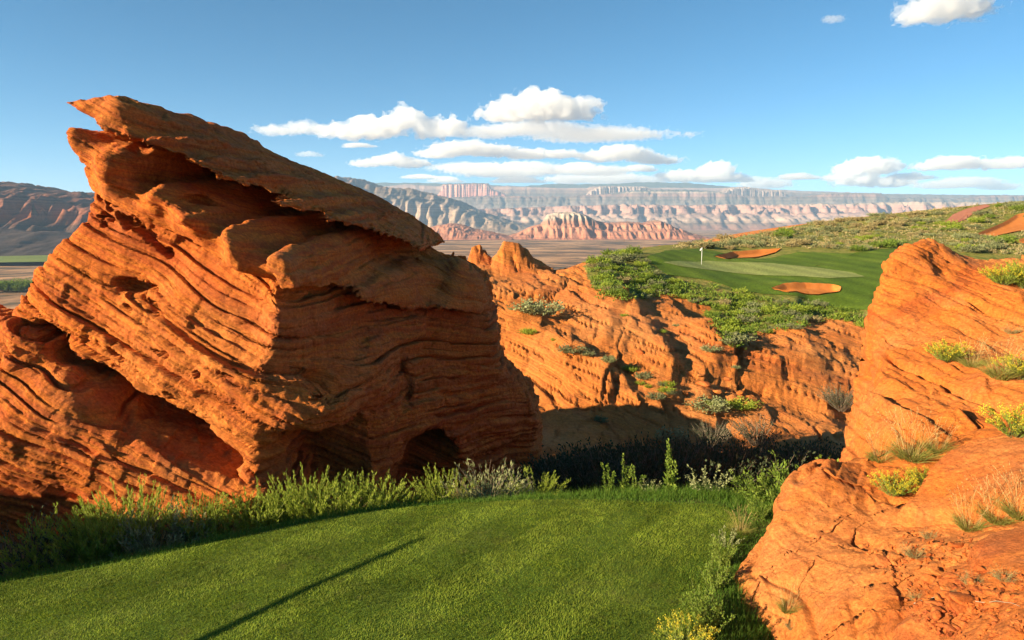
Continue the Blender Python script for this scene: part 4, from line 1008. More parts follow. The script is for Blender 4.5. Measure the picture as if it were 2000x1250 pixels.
PROTO = {}
def proto(kind, v):
    """parts of one plant, about 1 m tall: list of (part name, mesh data)"""
    key = (kind, v)
    if key in PROTO: return PROTO[key]
    rs = np.random.RandomState(sum(map(ord, kind))*7+v*31)
    P = []
    def add(nm, VQ, mat): P.append((nm, mesh_data(kind+'_'+nm, VQ[0], VQ[1], mat, False)))
    if kind == 'rabbitbrush':
        C = curves(rs, 85, 1.0, 0.16, 0.74, 0.16); C2 = curves(rs, 60, 0.72, 0.2, 1.1, 0.12)
        add('stems', join(tubes(C, .006, .002), tubes(C2, .006, .002)), B_grn)
        add('foliage', join(leaves(C, 85, .055, .0062, rs, .25, 1, .40, .7, .010), leaves(C2, 34, .05, .0055, rs, .2, 1, .45, .6, .010)), L_green)
    elif kind == 'blooming_rabbitbrush':
        C = curves(rs, 90, 0.8, 0.14, 0.95, 0.10)
        add('stems', tubes(C, .006, .002), B_grn)
        add('foliage', leaves(C, 20, .07, .008, rs, .2, .9, .5, .5, .01), L_green)
        add('flowers', leaves(C, 16, .03, .012, rs, .86, 1.0, .9, .5, .022), L_yel)
    elif kind == 'sagebrush':
        C = curves(rs, 90, 0.75, 0.18, 1.15, 0.16)
        add('stems', tubes(C, .007, .002), B_twig)
        add('foliage', leaves(C, 26, .06, .011, rs, .3, 1, .7, .4, .02), L_sage)
    elif kind == 'pale_bush':
        C = curves(rs, 120, 0.95, 0.16, 0.85, 0.25)
        add('stems', tubes(C, .005, .002), B_twig)
        add('foliage', leaves(C, 24, .075, .009, rs, .3, 1, .6, .3, .02), L_pale)
    elif kind == 'leafy_weed':
        C = curves(rs, 22, 0.95, 0.12, 0.55, 0.12)
        add('stems', tubes(C, .008, .003), B_grn)
        add('foliage', leaves(C, 75, .065, .013, rs, .1, 1, .8, .3, .025), L_fresh)
    elif kind == 'stalk_weed':
        C = curves(rs, 4, 1.1, 0.05, 0.16, 0.05, 8, 0.45)
        add('stalks', tubes(C, .010, .004), B_grn)
        add('foliage', join(leaves(C, 26, .16, .026, rs, .02, .4, .9, .2), leaves(C, 120, .05, .014, rs, .35, 1, .9, .3, .016)), L_fresh)
    elif kind == 'branching_weed':
        C = curves(rs, 14, 0.8, 0.06, 0.75, 0.05)
        add('stems', tubes(C, .007, .003), B_grn)
        add('foliage', leaves(C, 45, .055, .016, rs, .2, 1, .9, .3, .012), L_pale)
    elif kind == 'dry_shrub':
        C = curves(rs, 130, 0.95, 0.18, 0.85, 0.1)
        add('twigs', tubes(C, .007, .002), B_twig)
        add('foliage', leaves(C, 12, .045, .010, rs, .3, 1, .8, .3, .015), L_dark)
    elif kind == 'dark_shrub':
        C = curves(rs, 110, 1.0, 0.25, 0.95, 0.14)
        add('stems', tubes(C, .008, .002), B_twig)
        add('foliage', leaves(C, 34, .06, .014, rs, .15, 1, .8, .4, .03), L_dark)
    elif kind == 'bunchgrass':
        C = curves(rs, 330, 0.55, 0.16, 0.85, 0.45, 6, 0.55); D = curves(rs, 46, 0.98, 0.13, 0.42, 0.18, 7, 0.4)
        add('blades', ribbons(C, .0045, .0008, rs), L_grass)
        add('straws', join(ribbons(D, .0022, .0014, rs), leaves(D, 9, .035, .004, rs, .78, 1, .3, .4)), L_straw)
    elif kind == 'dry_tuft':
        C = curves(rs, 150, 0.5, 0.12, 0.9, 0.2, 5, 0.6)
        add('stems', ribbons(C, .003, .001, rs), L_straw)
        add('foliage', leaves(C, 6, .03, .007, rs, .3, 1, .8, .3, .01), L_sage)
    elif kind == 'far_bush':         # seen at a hundred metres: one mesh
        mat = (L_sage, L_tan, L_green, L_pale, L_fresh)[v % 5]
        C = curves(rs, 60, 0.8, 0.24, 1.1, 0.12, 4)
        P.append(('', mesh_data('far_bush', *leaves(C, 22, .11, .030, rs, .25, 1, .8, .4, .05), mat, False)))
    PROTO[key] = P
    return P
def plant(kind, loc, size, label, cat='shrub', group=None, v=0, rz=None, name=None):
    P = proto(kind, v); rz = random.uniform(0, 6.28) if rz is None else rz
    if len(P) == 1:
        o = ob(name or kind, P[0][1], None, loc); o.rotation_euler.z = rz; o.scale = size if isinstance(size, tuple) else (size,)*3
    else:
        o = empty(name or kind, loc, rz); o.scale = size if isinstance(size, tuple) else (size,)*3
        for nm, me in P: ob(nm, me, o)
    tag(o, label, cat, group)
    return o
random.seed(11)
bpy.context.view_layer.update()
_dg = bpy.context.evaluated_depsgraph_get()
_skip = {'haze', 'cloud'}
def hit(px, py):
    """where the line of sight through this spot meets the ground or a rock"""
    o0 = Vector((0, 0, CAMZ)); d = ray(px, py).normalized()
    for _ in range(6):
        ok, loc, nor, idx, obj, mat = SC.ray_cast(_dg, o0, d)
        if not ok: return None
        if obj.name.split('.')[0] in _skip: o0 = loc+d*0.01; continue
        return loc
    return None
def drop(x, y):
    ok, loc, nor, idx, obj, mat = SC.ray_cast(_dg, Vector((x, y, 30)), Vector((0, 0, -1)))
    return loc if ok else Vector((x, y, 0))

# ---- shrubs along the border of the tee: foot of each seen at (px, py); its distance from the tee edge decides the ground
TOPS = [(-100,960),(10,985),(90,985),(155,975),(185,958),(235,925),(290,960),(330,930),(375,945),(440,965),(490,935),(540,960),(585,905),(635,912),(710,915),(760,930),(810,950),(862,902),(945,882),(1000,912),(1045,912)]
def border(px, Y, kind, h, label, v=0, cat='shrub', wide=1.0):
    x = (px-1000)/FPX*Y*1.03
    z = float(ground_near(np.array([x]), np.array([Y]))[0])
    if px < 1100 and kind != 'bunchgrass':
        T = np.array(TOPS); h = max(at(px, np.interp(px, T[:, 0], T[:, 1]), Y)[2]-z, 0.8); wide *= 1.35/h*0.95 if h > 1.4 else 1
    return plant(kind, (x, Y, z), (h*wide, h*wide, h), label, cat, None, v)
BORD = [(265,13.1,'bunchgrass',1.1,'clump of dry tipped grass in front of the twiggy pale bush',0,1.0),(410,13.7,'bunchgrass',1.1,'straw tipped grass clump beside the narrow upright rabbitbrush',1,1.0),(670,14.7,'bunchgrass',1.0,'grass clump in front of the leaning rabbitbrush',2,1.0),(905,15.2,'bunchgrass',1.0,'grass clump in front of the large pale bush',0,1.0),(130,12.7,'bunchgrass',1.0,'grass clump at the foot of the spreading rabbitbrush',1,1.0),(95,12.9,'rabbitbrush',1.2,'spreading rabbitbrush rooted beside the dark dry shrub',3,1.2),(540,15.1,'sagebrush',1.2,'low grey sage in the gap between two rabbitbrushes',2,1.0),(810,15.6,'rabbitbrush',1.3,'low rabbitbrush under the arched cave',2,1.0),(10,12.8,'dry_shrub',1.5,'dark dry shrub at the shaded end of the tee border',0,1.1),
 (185,13.4,'rabbitbrush',1.35,'bushy green rabbitbrush next to the dark dry shrub',0,1.1),(235,13.8,'rabbitbrush',1.75,'tallest bright green rabbitbrush on the tee border',1,1.0),
 (290,13.5,'pale_bush',1.25,'twiggy pale bush leaning between two rabbitbrushes',0,1.0),(330,14.0,'sagebrush',1.6,'dry stalked grey shrub behind the twiggy pale bush',0,0.8),
 (375,14.0,'rabbitbrush',1.65,'narrow upright rabbitbrush with a yellow green crown',2,0.75),(440,14.3,'rabbitbrush',1.3,'low rabbitbrush beside the narrow upright one',3,1.1),
 (490,14.6,'rabbitbrush',1.75,'full round rabbitbrush below the fin lip',0,1.0),(585,15.0,'rabbitbrush',1.75,'feathery rabbitbrush in front of the dark cave',1,0.95),
 (635,15.0,'rabbitbrush',1.7,'leaning rabbitbrush between the two caves',3,0.95),(710,15.1,'rabbitbrush',1.65,'dense rabbitbrush in front of the arched cave',2,1.0),
 (760,15.3,'rabbitbrush',1.45,'short rabbitbrush at the end of the dense one',0,0.9),(862,15.8,'rabbitbrush',1.7,'upright rabbitbrush standing alone by the arched cave',1,0.8),
 (945,15.8,'pale_bush',1.9,'large pale grey green bush with wispy branches',1,1.05),(1000,16.0,'sagebrush',1.6,'round sage bush behind the large pale bush',1,1.0),(1045,16.1,'rabbitbrush',1.65,'green bush at the corner of the fin',3,1.0),
 (1192,15.2,'stalk_weed',0.95,'short leafy stalk weed at the back edge of the tee',0,1.0),(1222,15.2,'stalk_weed',1.05,'leafy stalk weed between two shorter ones',1,1.0),(1248,15.2,'stalk_weed',0.8,'stubby stalk weed next to the taller stalk weeds',2,1.0),
 (1275,15.1,'branching_weed',0.7,'thin branching weed beside the tall spire weed',0,1.0),(1312,15.1,'stalk_weed',1.45,'tall spire weed with seed heads at the back edge of the tee',3,0.85),
 (1390,15.0,'branching_weed',1.15,'open branching weed against the dark gully',1,1.1),
 (1490,14.6,'leafy_weed',1.1,'leafy weed at the corner of the tee',0,1.1),(1530,14.3,'leafy_weed',1.35,'upright leafy bush beside the sandstone ledge',1,1.0),(1562,14.0,'leafy_weed',1.65,'tall leafy bush against the top of the sandstone ledge',2,1.0),
 (1455,14.8,'leafy_weed',0.7,'low leafy weed on the tee corner',3,1.2)]
for px, Y, kind, h, lab, v, wd in BORD:
    border(px, Y, kind, h, lab, v, 'weed' if 'weed' in kind else ('grass' if kind == 'bunchgrass' else 'shrub'), wd)
# weeds between the tee and the ledge
for px, py, kind, h, lab, v in [(1410,1105,'leafy_weed',0.6,'small leafy weed growing against the ledge foot',0),(1420,1070,'branching_weed',0.6,'dry branching weed on the ledge foot',0),
    (1395,1150,'leafy_weed',0.62,'leafy green weed in the corner under the ledge',1),(1372,1205,'leafy_weed',0.6,'broad leafy weed spreading under the ledge',0),(1380,1240,'leafy_weed',0.66,'bright green weed at the foot of the ledge',2),
    (1340,1268,'blooming_rabbitbrush',0.65,'small yellow tipped bush beside the bright green weed',0),(1445,1040,'bunchgrass',0.6,'bunch of grass between the tee and the ledge',0),(1480,1015,'leafy_weed',0.6,'weed tucked behind the bunch of grass',3)]:
    x, y = flat(px, py, 0.0); z = float(ground_near(np.array([x]), np.array([y]))[0])
    plant(kind, (x, y, z-0.02), h, lab, 'weed' if 'weed' in kind else ('grass' if 'grass' in kind else 'shrub'), None, v)
# dark shrubs filling the shaded gully
rs = np.random.RandomState(4)
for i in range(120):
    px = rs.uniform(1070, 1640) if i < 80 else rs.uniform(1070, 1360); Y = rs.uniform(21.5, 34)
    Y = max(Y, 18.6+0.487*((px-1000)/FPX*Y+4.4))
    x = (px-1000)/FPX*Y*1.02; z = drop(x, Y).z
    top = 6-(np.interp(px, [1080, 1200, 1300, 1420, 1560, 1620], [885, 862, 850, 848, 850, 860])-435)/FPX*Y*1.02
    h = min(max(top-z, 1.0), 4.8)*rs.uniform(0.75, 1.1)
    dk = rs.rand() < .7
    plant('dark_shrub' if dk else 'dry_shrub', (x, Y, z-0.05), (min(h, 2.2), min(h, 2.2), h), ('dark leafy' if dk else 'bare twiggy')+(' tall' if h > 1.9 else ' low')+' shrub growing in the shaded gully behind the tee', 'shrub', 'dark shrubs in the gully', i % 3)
for px, py, h, lab in [(1390,872,2.0,'dry twiggy shrub catching sun above the gully shadow'),(1480,868,2.2,'wide dry shrub rising out of the gully shadow'),(1640,800,2.4,'bare dark shrub in the cleft beside the sunlit block')]:
    p = hit(px, py)
    if p: plant('dry_shrub', p, h, lab, 'shrub', None, 1)

# ---- plants on the ledges
for px, py, kind, h, lab, v in [
 (1780,895,'bunchgrass',1.15,'big clump of bunch grass with tall blond straws on the ledge',0),(1720,900,'bunchgrass',0.8,'bunch grass clump at the mouth of the cleft',1),(1830,880,'bunchgrass',0.75,'grass clump below the dark crevice',2),
 (1745,965,'blooming_rabbitbrush',0.62,'yellow flowering rabbitbrush beside the lichen slab',0),(1800,945,'blooming_rabbitbrush',0.5,'half dry flowering bush at the edge of the lichen slab',1),
 (1850,705,'blooming_rabbitbrush',0.85,'yellow green flowering bush halfway up the block',1),(1900,715,'bunchgrass',0.9,'bunch grass beside the flowering bush on the block',0),(1955,735,'bunchgrass',1.1,'wide bunch grass clump on the shelf of the block',1),(1990,735,'blooming_rabbitbrush',0.8,'flowering bush at the end of the grassy shelf',0),
 (1985,850,'blooming_rabbitbrush',0.85,'tall yellow green bush over the lichen slab',1),(1960,555,'blooming_rabbitbrush',0.95,'bright bush on the shoulder of the block',0),(2005,560,'rabbitbrush',1.0,'green bush at the rim of the block shoulder',0),(1975,650,'dry_tuft',0.7,'dry tuft on the face of the block',0),
 (1895,1030,'bunchgrass',0.75,'bunch grass growing in the joint under the lichen slab',2),(1950,1015,'bunchgrass',0.8,'straw tipped grass clump in the joint under the lichen slab',0),(1995,1005,'bunchgrass',0.85,'dense grass clump at the end of the slab joint',1),
 (1538,1190,'bunchgrass',0.5,'narrow tuft of grass in a crack of the pale ledge',2),(1545,1225,'dry_tuft',0.32,'dry brown tuft below the crack of the pale ledge',1),
 (1785,1085,'dry_tuft',0.5,'thin dry plant beside the dark stone crack',0),(1815,1050,'dry_tuft',0.4,'small dry plant above the loose stones',1),(1900,1140,'dry_tuft',0.4,'dry tuft among the loose stones',2),(1960,1130,'dry_tuft',0.42,'dry tuft by the smooth low slab',0),(1790,1170,'dry_tuft',0.34,'sparse dry tuft on the bare ledge',1),(1855,1165,'dry_tuft',0.3,'little dry tuft between red stones',2)]:
    p = hit(px, py)
    if p: plant(kind, p-Vector((0, 0, .03)), h, lab, 'grass' if kind in ('bunchgrass', 'dry_tuft') else 'shrub', None, v)

# ---- scrub on the hillside around the putting green
def ok_spot(x, y):
    a = np.array([x]); b = np.array([y])
    return all(polysd(P, a, b)[0] > m for P, m in ((ROUGH, 0.6), (B1, .8), (B2, .8), (B3, .8), (B4, .8), (PATH, .5)))
def scrub(n, poly, kinds, hs, label, group, seed, cat='shrub'):
    rs = np.random.RandomState(seed); P = np.array(poly, float); c = 0; tries = 0
    while c < n and tries < n*40:
        tries += 1
        u = rs.uniform(P[:, 0].min(), P[:, 0].max()); v = rs.uniform(P[:, 1].min(), P[:, 1].max())
        if polysd(P, np.array([u]), np.array([v]))[0] > 0: continue
        p = hit(u, v)
        if p is None or p.y < 34 or p.y > 260 or not ok_spot(p.x, p.y): continue
        h = rs.uniform(*hs); w = h*rs.uniform(0.9, 1.4)
        kv = kinds[rs.randint(len(kinds))]
        lab = ('tall ' if h > 0.5*(hs[0]+hs[1]) else 'low ')+('grey green', 'blond', 'yellow green', 'pale green', 'dark green')[kv]+' '+label
        plant('far_bush', p-Vector((0, 0, .1)), (w, w, h), lab, cat, group, kv, None, name='hill_shrub'); c += 1
scrub(76, [(1300,487),(1340,473),(1450,460),(1520,450),(1600,432),(1700,423),(1800,406),(1840,404),(1840,430),(1700,450),(1560,480),(1480,484),(1400,490)], (0, 1, 1, 3), (0.9, 2.1), 'sagebrush on the ridge behind the putting green', 'sagebrush along the ridge', 1)
scrub(40, [(1560,480),(1700,450),(1840,420),(1840,470),(1780,480),(1700,492),(1600,490)], (0, 1, 2, 3), (0.5, 1.3), 'scrub on the grassy hill between the green and the ridge', 'low scrub on the hill', 2)
scrub(30, [(1840,404),(2000,388),(2000,500),(1900,495),(1840,470)], (0, 2, 4, 4, 3), (0.8, 2.2), 'shrub on the hilltop around the dirt path', 'shrubs on the hilltop', 3)
scrub(112, [(1150,520),(1180,500),(1250,482),(1262,520),(1300,545),(1400,560),(1480,582),(1620,600),(1712,615),(1715,650),(1640,625),(1540,645),(1480,655),(1440,690),(1400,650),(1380,600),(1300,578),(1230,590),(1165,585)], (2, 4, 0, 0, 2, 3, 1), (0.45, 1.25), 'bush on the scrubby bank below the putting green', 'bushes on the bank below the green', 4)
scrub(14, [(1160,515),(1200,495),(1255,480),(1255,505),(1200,525)], (4, 2, 0), (0.9, 1.7), 'dense large bush at the end of the putting green', 'large bushes at the end of the green', 5)
scrub(7, [(1660,490),(1750,478),(1800,484),(1760,496),(1670,498)], (3, 4), (1.2, 1.9), 'sage bush along the edge of the fairway', 'sage bushes along the fairway', 6)
scrub(4, [(1520,458),(1535,452),(1540,468),(1525,470)], (4, 2), (1.8, 2.4), 'juniper bush on the slope behind the bunker', 'juniper bushes', 7)
scrub(20, [(1020,640),(1200,580),(1420,640),(1500,800),(1420,840),(1150,840),(1080,760)], (0, 3, 2), (0.35, 0.9), 'scrub tuft rooted in the sandstone slope', 'scrub tufts on the sandstone slope', 8)
for px, py, h, w, v, lab in [(1050,612,2.2,3.0,3,'wide pale green bush growing on the bare sandstone slope'),(1120,686,0.9,1.6,0,'flat bush under a ledge of the sandstone slope'),(1385,800,1.5,1.9,3,'pale bush on the sand at the foot of the slope'),(1450,795,1.0,1.8,2,'low green bush on the sand at the foot of the slope'),(1310,860,1.2,1.6,1,'blond bush just above the gully shadow')]:
    p = hit(px, py)
    if p: plant('far_bush', p-Vector((0, 0, .1)), (w, w, h), lab, 'shrub', None, v, None, name='hill_shrub')

# low cover between the shrubs, too small and too many to count
def cover(name, poly, n, mat, size, seed, label):
    rs = np.random.RandomState(seed); P = np.array(poly, float); Vs = []; got = 0
    for _ in range(n*3):
        if got >= n: break
        u = rs.uniform(P[:, 0].min(), P[:, 0].max()); v = rs.uniform(P[:, 1].min(), P[:, 1].max())
        if polysd(P, np.array([u]), np.array([v]))[0] > 0: continue
        p = hit(u, v)
        if p is None or p.y < 40 or p.y > 240 or not ok_spot(p.x, p.y): continue
        C = curves(rs, 7, size*rs.uniform(.6, 1.5), size*.5, 1.0, 0.1, 3)
        V, Q = leaves(C, 3, size*.55, size*.15, rs, .1, 1, .8, .4, size*.1)
        Vs.append(V+np.array(p)); got += 1
    V = np.concatenate(Vs); o = mk(name, V, np.arange(len(V)).reshape(-1, 4), mat, smooth=False); tag(o, label, kind='stuff')
BANK = [(1150,520),(1180,500),(1250,482),(1262,520),(1300,545),(1400,560),(1480,582),(1620,600),(1712,615),(1715,650),(1640,625),(1540,645),(1480,655),(1440,690),(1400,650),(1380,600),(1300,578),(1230,590),(1165,585)]
RIDGE = [(1300,487),(1340,473),(1450,460),(1520,450),(1600,432),(1700,423),(1800,406),(2000,388),(2000,500),(1840,490),(1700,490),(1560,486),(1480,484)]
cover('ground_cover', BANK, 800, L_fresh, 0.42, 71, 'low green weeds covering the bank below the putting green')
cover('dry_ground_cover', RIDGE, 650, L_tan, 0.5, 72, 'dry blond scrub covering the ridge and hilltop')
cover('sage_ground_cover', RIDGE, 450, L_sage, 0.5, 73, 'grey green sage cover on the ridge and hilltop')

# ------------------------------------------------------------------ turf and fringe grass
def blades(x, y, z, h, w, rs, lean=0.5, mow=False):
    n = len(x); a = rs.uniform(0, 2*np.pi, n); b = rs.uniform(0, 2*np.pi, n)
    if mow: b = np.where(np.floor((0.776*x-0.63*y)/0.85) % 2 > 0, 0.89, 0.89+np.pi)+rs.normal(0, 0.9, n)   # the mower laid the blades over in lanes
    dx = np.cos(a)*w; dy = np.sin(a)*w; l = h*lean*rs.uniform(0, 1, n)
    V = np.stack([np.stack([x-dx, y-dy, z], 1), np.stack([x+dx, y+dy, z], 1), np.stack([x+np.cos(b)*l, y+np.sin(b)*l, z+h], 1)], 1).reshape(-1, 3)
    return V, np.arange(3*n).reshape(-1, 3)
rs = np.random.RandomState(8)
def in_view(x, y, z, m=260):
    px, py = pix(x, y, z); return (px > -m) & (px < 2000+m) & (py < 1250+m)
N_T = 230000
x = rs.uniform(-11, 4.6, N_T*2); y = 8.6+6.6*rs.uniform(0, 1, N_T*2)
sd = polysd(TEE, x, y)
k = (sd < -0.02) & in_view(x, y, 0*x)
x, y, sd = x[k][:N_T], y[k][:N_T], sd[k][:N_T]
z = ground_near(x, y)+0.02
h = 0.030*(0.7+0.6*rs.uniform(0, 1, len(x)))*(1+0.5*fbm(x*.8, y*.8, 0*x, 2, 12))
o = mk('turf', *blades(x, y, z, h, 0.0055+0*x, rs, 1.1, True), L_turf, smooth=False); tag(o, 'short mown turf covering the tee', kind='stuff')
x = rs.uniform(-12, 6.5, 420000); y = rs.uniform(8.5, 17.5, 420000)
sd = polysd(TEE, x, y)
right = sstep(1.0, 3.2, x)
k = (sd > -0.05-0.6*right*(0.5+pn(x*1.2, y*1.2, 0*x, 9))) & (sd < 1.9+0*x) & in_view(x, y, 0*x) & (rs.uniform(0, 1, len(x)) < (0.75-0.35*np.clip(sd, 0, 2)/2))
x, y, sd = x[k], y[k], sd[k]
z = ground_near(x, y)-0.01
h = (0.07+0.20*sstep(0.0, 0.9, sd))*(0.5+0.9*rs.uniform(0, 1, len(x)))
o = mk('fringe_grass', *blades(x, y, z, h, 0.006+0*x, rs, 0.8), L_fringe, smooth=False); tag(o, 'longer unmown grass along the border of the tee', kind='stuff')

# ------------------------------------------------------------------ flagstick
p = hit(1370, 516); p = Vector((p.x, p.y, float(hill(np.array([p.x]), np.array([p.y]))[0])+0.12))
fl = empty('flagstick', p); tag(fl, 'white flagstick with a small white flag on the putting green', 'flag')
def plain_mat(name, c, rough=0.5):
    m = NT(name); m.col(m.ramp(m.noise(m.pos(), 20, 2), [(0.3, tuple(0.93*v for v in c)), (0.7, c)])); m.b.inputs['Roughness'].default_value = rough; return m.m
M_wht = plain_mat('white paint', (0.8, 0.8, 0.78))
def lathe(prof, n=10):
    prof = np.array(prof); a = np.linspace(0, 2*np.pi, n, endpoint=False)
    V = np.stack([prof[:, 0][:, None]*np.cos(a), prof[:, 0][:, None]*np.sin(a), np.repeat(prof[:, 1][:, None], n, 1)], -1).reshape(-1, 3)
    i = np.arange(len(prof)*n).reshape(-1, n); j = np.roll(i, -1, 1)
    return V, np.stack([i[:-1].ravel(), j[:-1].ravel(), j[1:].ravel(), i[1:].ravel()], 1)
mk('pole', *lathe([(0.0, -.05), (.03, -.05), (.03, 1.2), (.025, 2.2), (.03, 2.21), (.02, 2.25), (0, 2.25)]), M_wht, fl)
u = np.linspace(0, 1, 12); v = np.linspace(0, 1, 6); U, W = np.meshgrid(u, v, indexing='ij')
fx = -0.03-0.22*U+0.02*np.sin(W*6); fy = 0.06*np.sin(U*7+W*2)*U; fz = 2.16-0.30*W*(1-0.2*U)-0.16*U**1.5
VF, QF = gridmesh(fx, fy, fz)
fo = mk('flag', VF, QF, M_wht, fl); md = fo.modifiers.new('thickness', 'SOLIDIFY'); md.thickness = 0.008
mk('cup_rim', *lathe([(.05, -.02), (.075, -.02), (.075, .012), (.055, .012), (.055, -.02)], 14), M_wht, fl)

# ------------------------------------------------------------------ pole invented out of view, leaned so that its shadow crosses the grass
tip = flat(815, 1052, 0.06)
sdir = Vector((math.sin(SUN_AZ), math.cos(SUN_AZ)))
PH = 3.4; Ls = PH/math.tan(SUN_EL)
top_ = Vector((tip[0]-sdir.x*Ls, tip[1]-sdir.y*Ls)); sl = Vector((0.63, 0.776))
m_ = (Vector(tip)-top_).dot(sl); bx, by = tip[0]-sl.x*m_, tip[1]-sl.y*m_
pz = float(ground_near(np.array([bx]), np.array([by]))[0])
post = empty('shadow_pole', (bx, by, pz)); post.rotation_euler = Vector((top_.x-bx, top_.y-by, PH)).to_track_quat('Z', 'Y').to_euler(); tag(post, 'unseen wooden pole added to cast the long shadow across the tee', 'pole')
M_wood = bark('weathered wood', (0.30, 0.21, 0.13))
PL = Vector((top_.x-bx, top_.y-by, PH)).length
mk('shaft', *lathe([(0, -.4), (.07, -.4), (.06, PL*.5), (.045, PL-.05), (0, PL)], 12), M_wood, post)
mk('collar', *lathe([(.05, PL*.9), (.066, PL*.9), (.066, PL*.9+.06), (.05, PL*.9+.06)], 12), M_wood, post)

# ------------------------------------------------------------------ loose stones and dead twigs on the ledge
def stone_mesh(seed):
    rs = np.random.RandomState(seed)
    g = np.linspace(-1.4, 1.4, 13); X, Y, Z = np.meshgrid(g, g, g, indexing='ij')
    F = np.full(X.shape, -9.0)
    for _ in range(9):
        d = rs.normal(0, 1, 3); d /= np.linalg.norm(d); F = smax(F, (X*d[0]+Y*d[1]+Z*d[2]*1.25)-rs.uniform(0.55, 0.85), 0.07)
    F = smax(F, np.sqrt(X**2+Y**2+Z**2)-1.1, 0.1)
    V, Q = surface_nets(F, (-1.4,)*3, g[1]-g[0])
    V = V*np.array((1, .8, .62)); V[:, 2] += 0.3
    return mesh_data('stone', V, Q, M_rgt, True)
STONES = [stone_mesh(i) for i in range(7)]
rs = np.random.RandomState(19)
REG = [(1700,1080),(1790,1050),(1880,1060),(1900,1110),(1990,1140),(1995,1240),(1900,1245),(1800,1210),(1740,1140)]
n = 0; spots = [(1722,1100,.16),(1745,1090,.12),(1815,1140,.13),(1832,1120,.10),(1880,1175,.14),(1850,1155,.12)]
while len(spots) < 170:
    u, v = rs.uniform(1690, 1998), rs.uniform(1045, 1248)
    dens = 0.35+1.3*pn(np.array([u/70.]), np.array([v/45.]), np.array([0.]), 5)[0]
    if polysd(REG, np.array([u]), np.array([v]))[0] < 0 and rs.rand() < dens: spots.append((u, v, rs.choice([.025, .035, .045, .06, .09], p=[.3, .3, .2, .13, .07])))
for i, (u, v, r) in enumerate(spots):
    p = hit(u, v)
    if p is None: continue
    o = ob('stone', STONES[i % 7], None, p); o.scale = (r*rs.uniform(.8, 1.4), r*rs.uniform(.8, 1.3), r*rs.uniform(.7, 1.1)); o.rotation_euler = (rs.uniform(-.3, .3), rs.uniform(-.3, .3), rs.uniform(0, 6.28))
    tag(o, ('fist sized' if r < .04 else 'larger')+' loose orange stone lying in the rubble beside the smooth low slab', 'stone', 'loose stones on the ledge')
M_chip = rock_material('broken red chips', NB_RGT, (0.42, 0.105, 0.020, 1), (0.50, 0.20, 0.07, 1), (0.24, 0.05, 0.018, 1), 0.3, 0.2, 0.4, 1.0)
CV = []; CQ = []; off = 0
for _ in range(2600):
    u, v = rs.uniform(1640, 1999), rs.uniform(1040, 1249)
    dens = 0.16+1.5*pn(np.array([u/60.]), np.array([v/38.]), np.array([0.7]), 5)[0]
    if polysd(REG, np.array([u]), np.array([v]))[0] > 18 or rs.rand() > dens: continue
    p = hit(u, v)
    if p is None: continue
    r = rs.choice([.010, .015, .022, .032]); R = np.linalg.qr(rs.normal(0, 1, (3, 3)))[0]
    V = (np.array([(1, 0, 0), (-.7, .8, 0), (-.6, -.9, .1), (.1, .1, .8), (.1, 0, -.5)])*r*rs.uniform(.7, 1.4, 3))@R+np.array(p)+np.array((0, 0, r*.3))
    CV.append(V); CQ.append(np.array([(0, 1, 3), (1, 2, 3), (2, 0, 3), (1, 0, 4), (2, 1, 4), (0, 2, 4)])+off); off += 5
o = mk('rubble', np.concatenate(CV), np.concatenate(CQ), M_chip, smooth=False); tag(o, 'broken red stone chips strewn over the pale ledge', kind='stuff')
for me_ in STONES[::2]: me_.materials[0] = M_chip
for u, v, r in [(1372,752,.5),(1398,768,.35),(1340,770,.3),(1420,742,.3),(1370,735,.25),(1445,770,.25),(1300,845,.3),(1250,690,.35)]:
    p = hit(u, v)
    if p is not None:
        o = ob('boulder', STONES[int(u) % 7], None, p); o.scale = (r*1.3, r, r); o.rotation_euler.z = u
        tag(o, 'small boulder lying on the sandstone slope below the green', 'boulder', 'boulders on the slope')
for a, b, lab in [((1785,1182),(1862,1168),'thin bleached twig lying on the ledge among the rubble'),((1905,1178),(1990,1186),'dry twig lying beside the smooth low slab'),((1640,812),(1690,818),'bleached branch hanging over the dark cleft')]:
    p, q = hit(*a), hit(*b)
    if p is None or q is None or (p-q).length > 3: continue
    t = np.linspace(0, 1, 7)[:, None]; C = np.array(p)[None]*(1-t)+np.array(q)[None]*t; C[:, 2] += 0.02+0.03*np.sin(t[:, 0]*3.1); C += rs.normal(0, .006, C.shape)
    C -= np.array(p); o = mk('twig', *tubes(C[None], .006, .003), B_dead); o.location = p; tag(o, lab, 'twig')

# ------------------------------------------------------------------ trees on the plain beyond the fin
def far_tree(loc, h, seed):
    rs = np.random.RandomState(seed)
    r = empty('tree', loc); tag(r, 'dark green cottonwood in the row below the pasture', 'tree', 'trees on the plain')
    C = curves(rs, 7, h*0.75, h*.02, 0.45, 0.1, 5)
    mk('trunk', *tubes(C, h*.03, h*.008), B_twig, r)
    T = curves(rs, 60, h, h*.16, 0.8, 0.08, 5)
    mk('crown', *leaves(T, 26, h*.10, h*.03, rs, .25, 1, .9, .3, h*.05), L_fresh, r, False)
for i in range(14):
    px = -30+7.5*i; Y = 980+20*math.sin(i*2.1)
    x = (px-1000)/FPX*Y*1.02
    far_tree((x, Y, ZP+1), 15+5*math.sin(i*1.7), i)

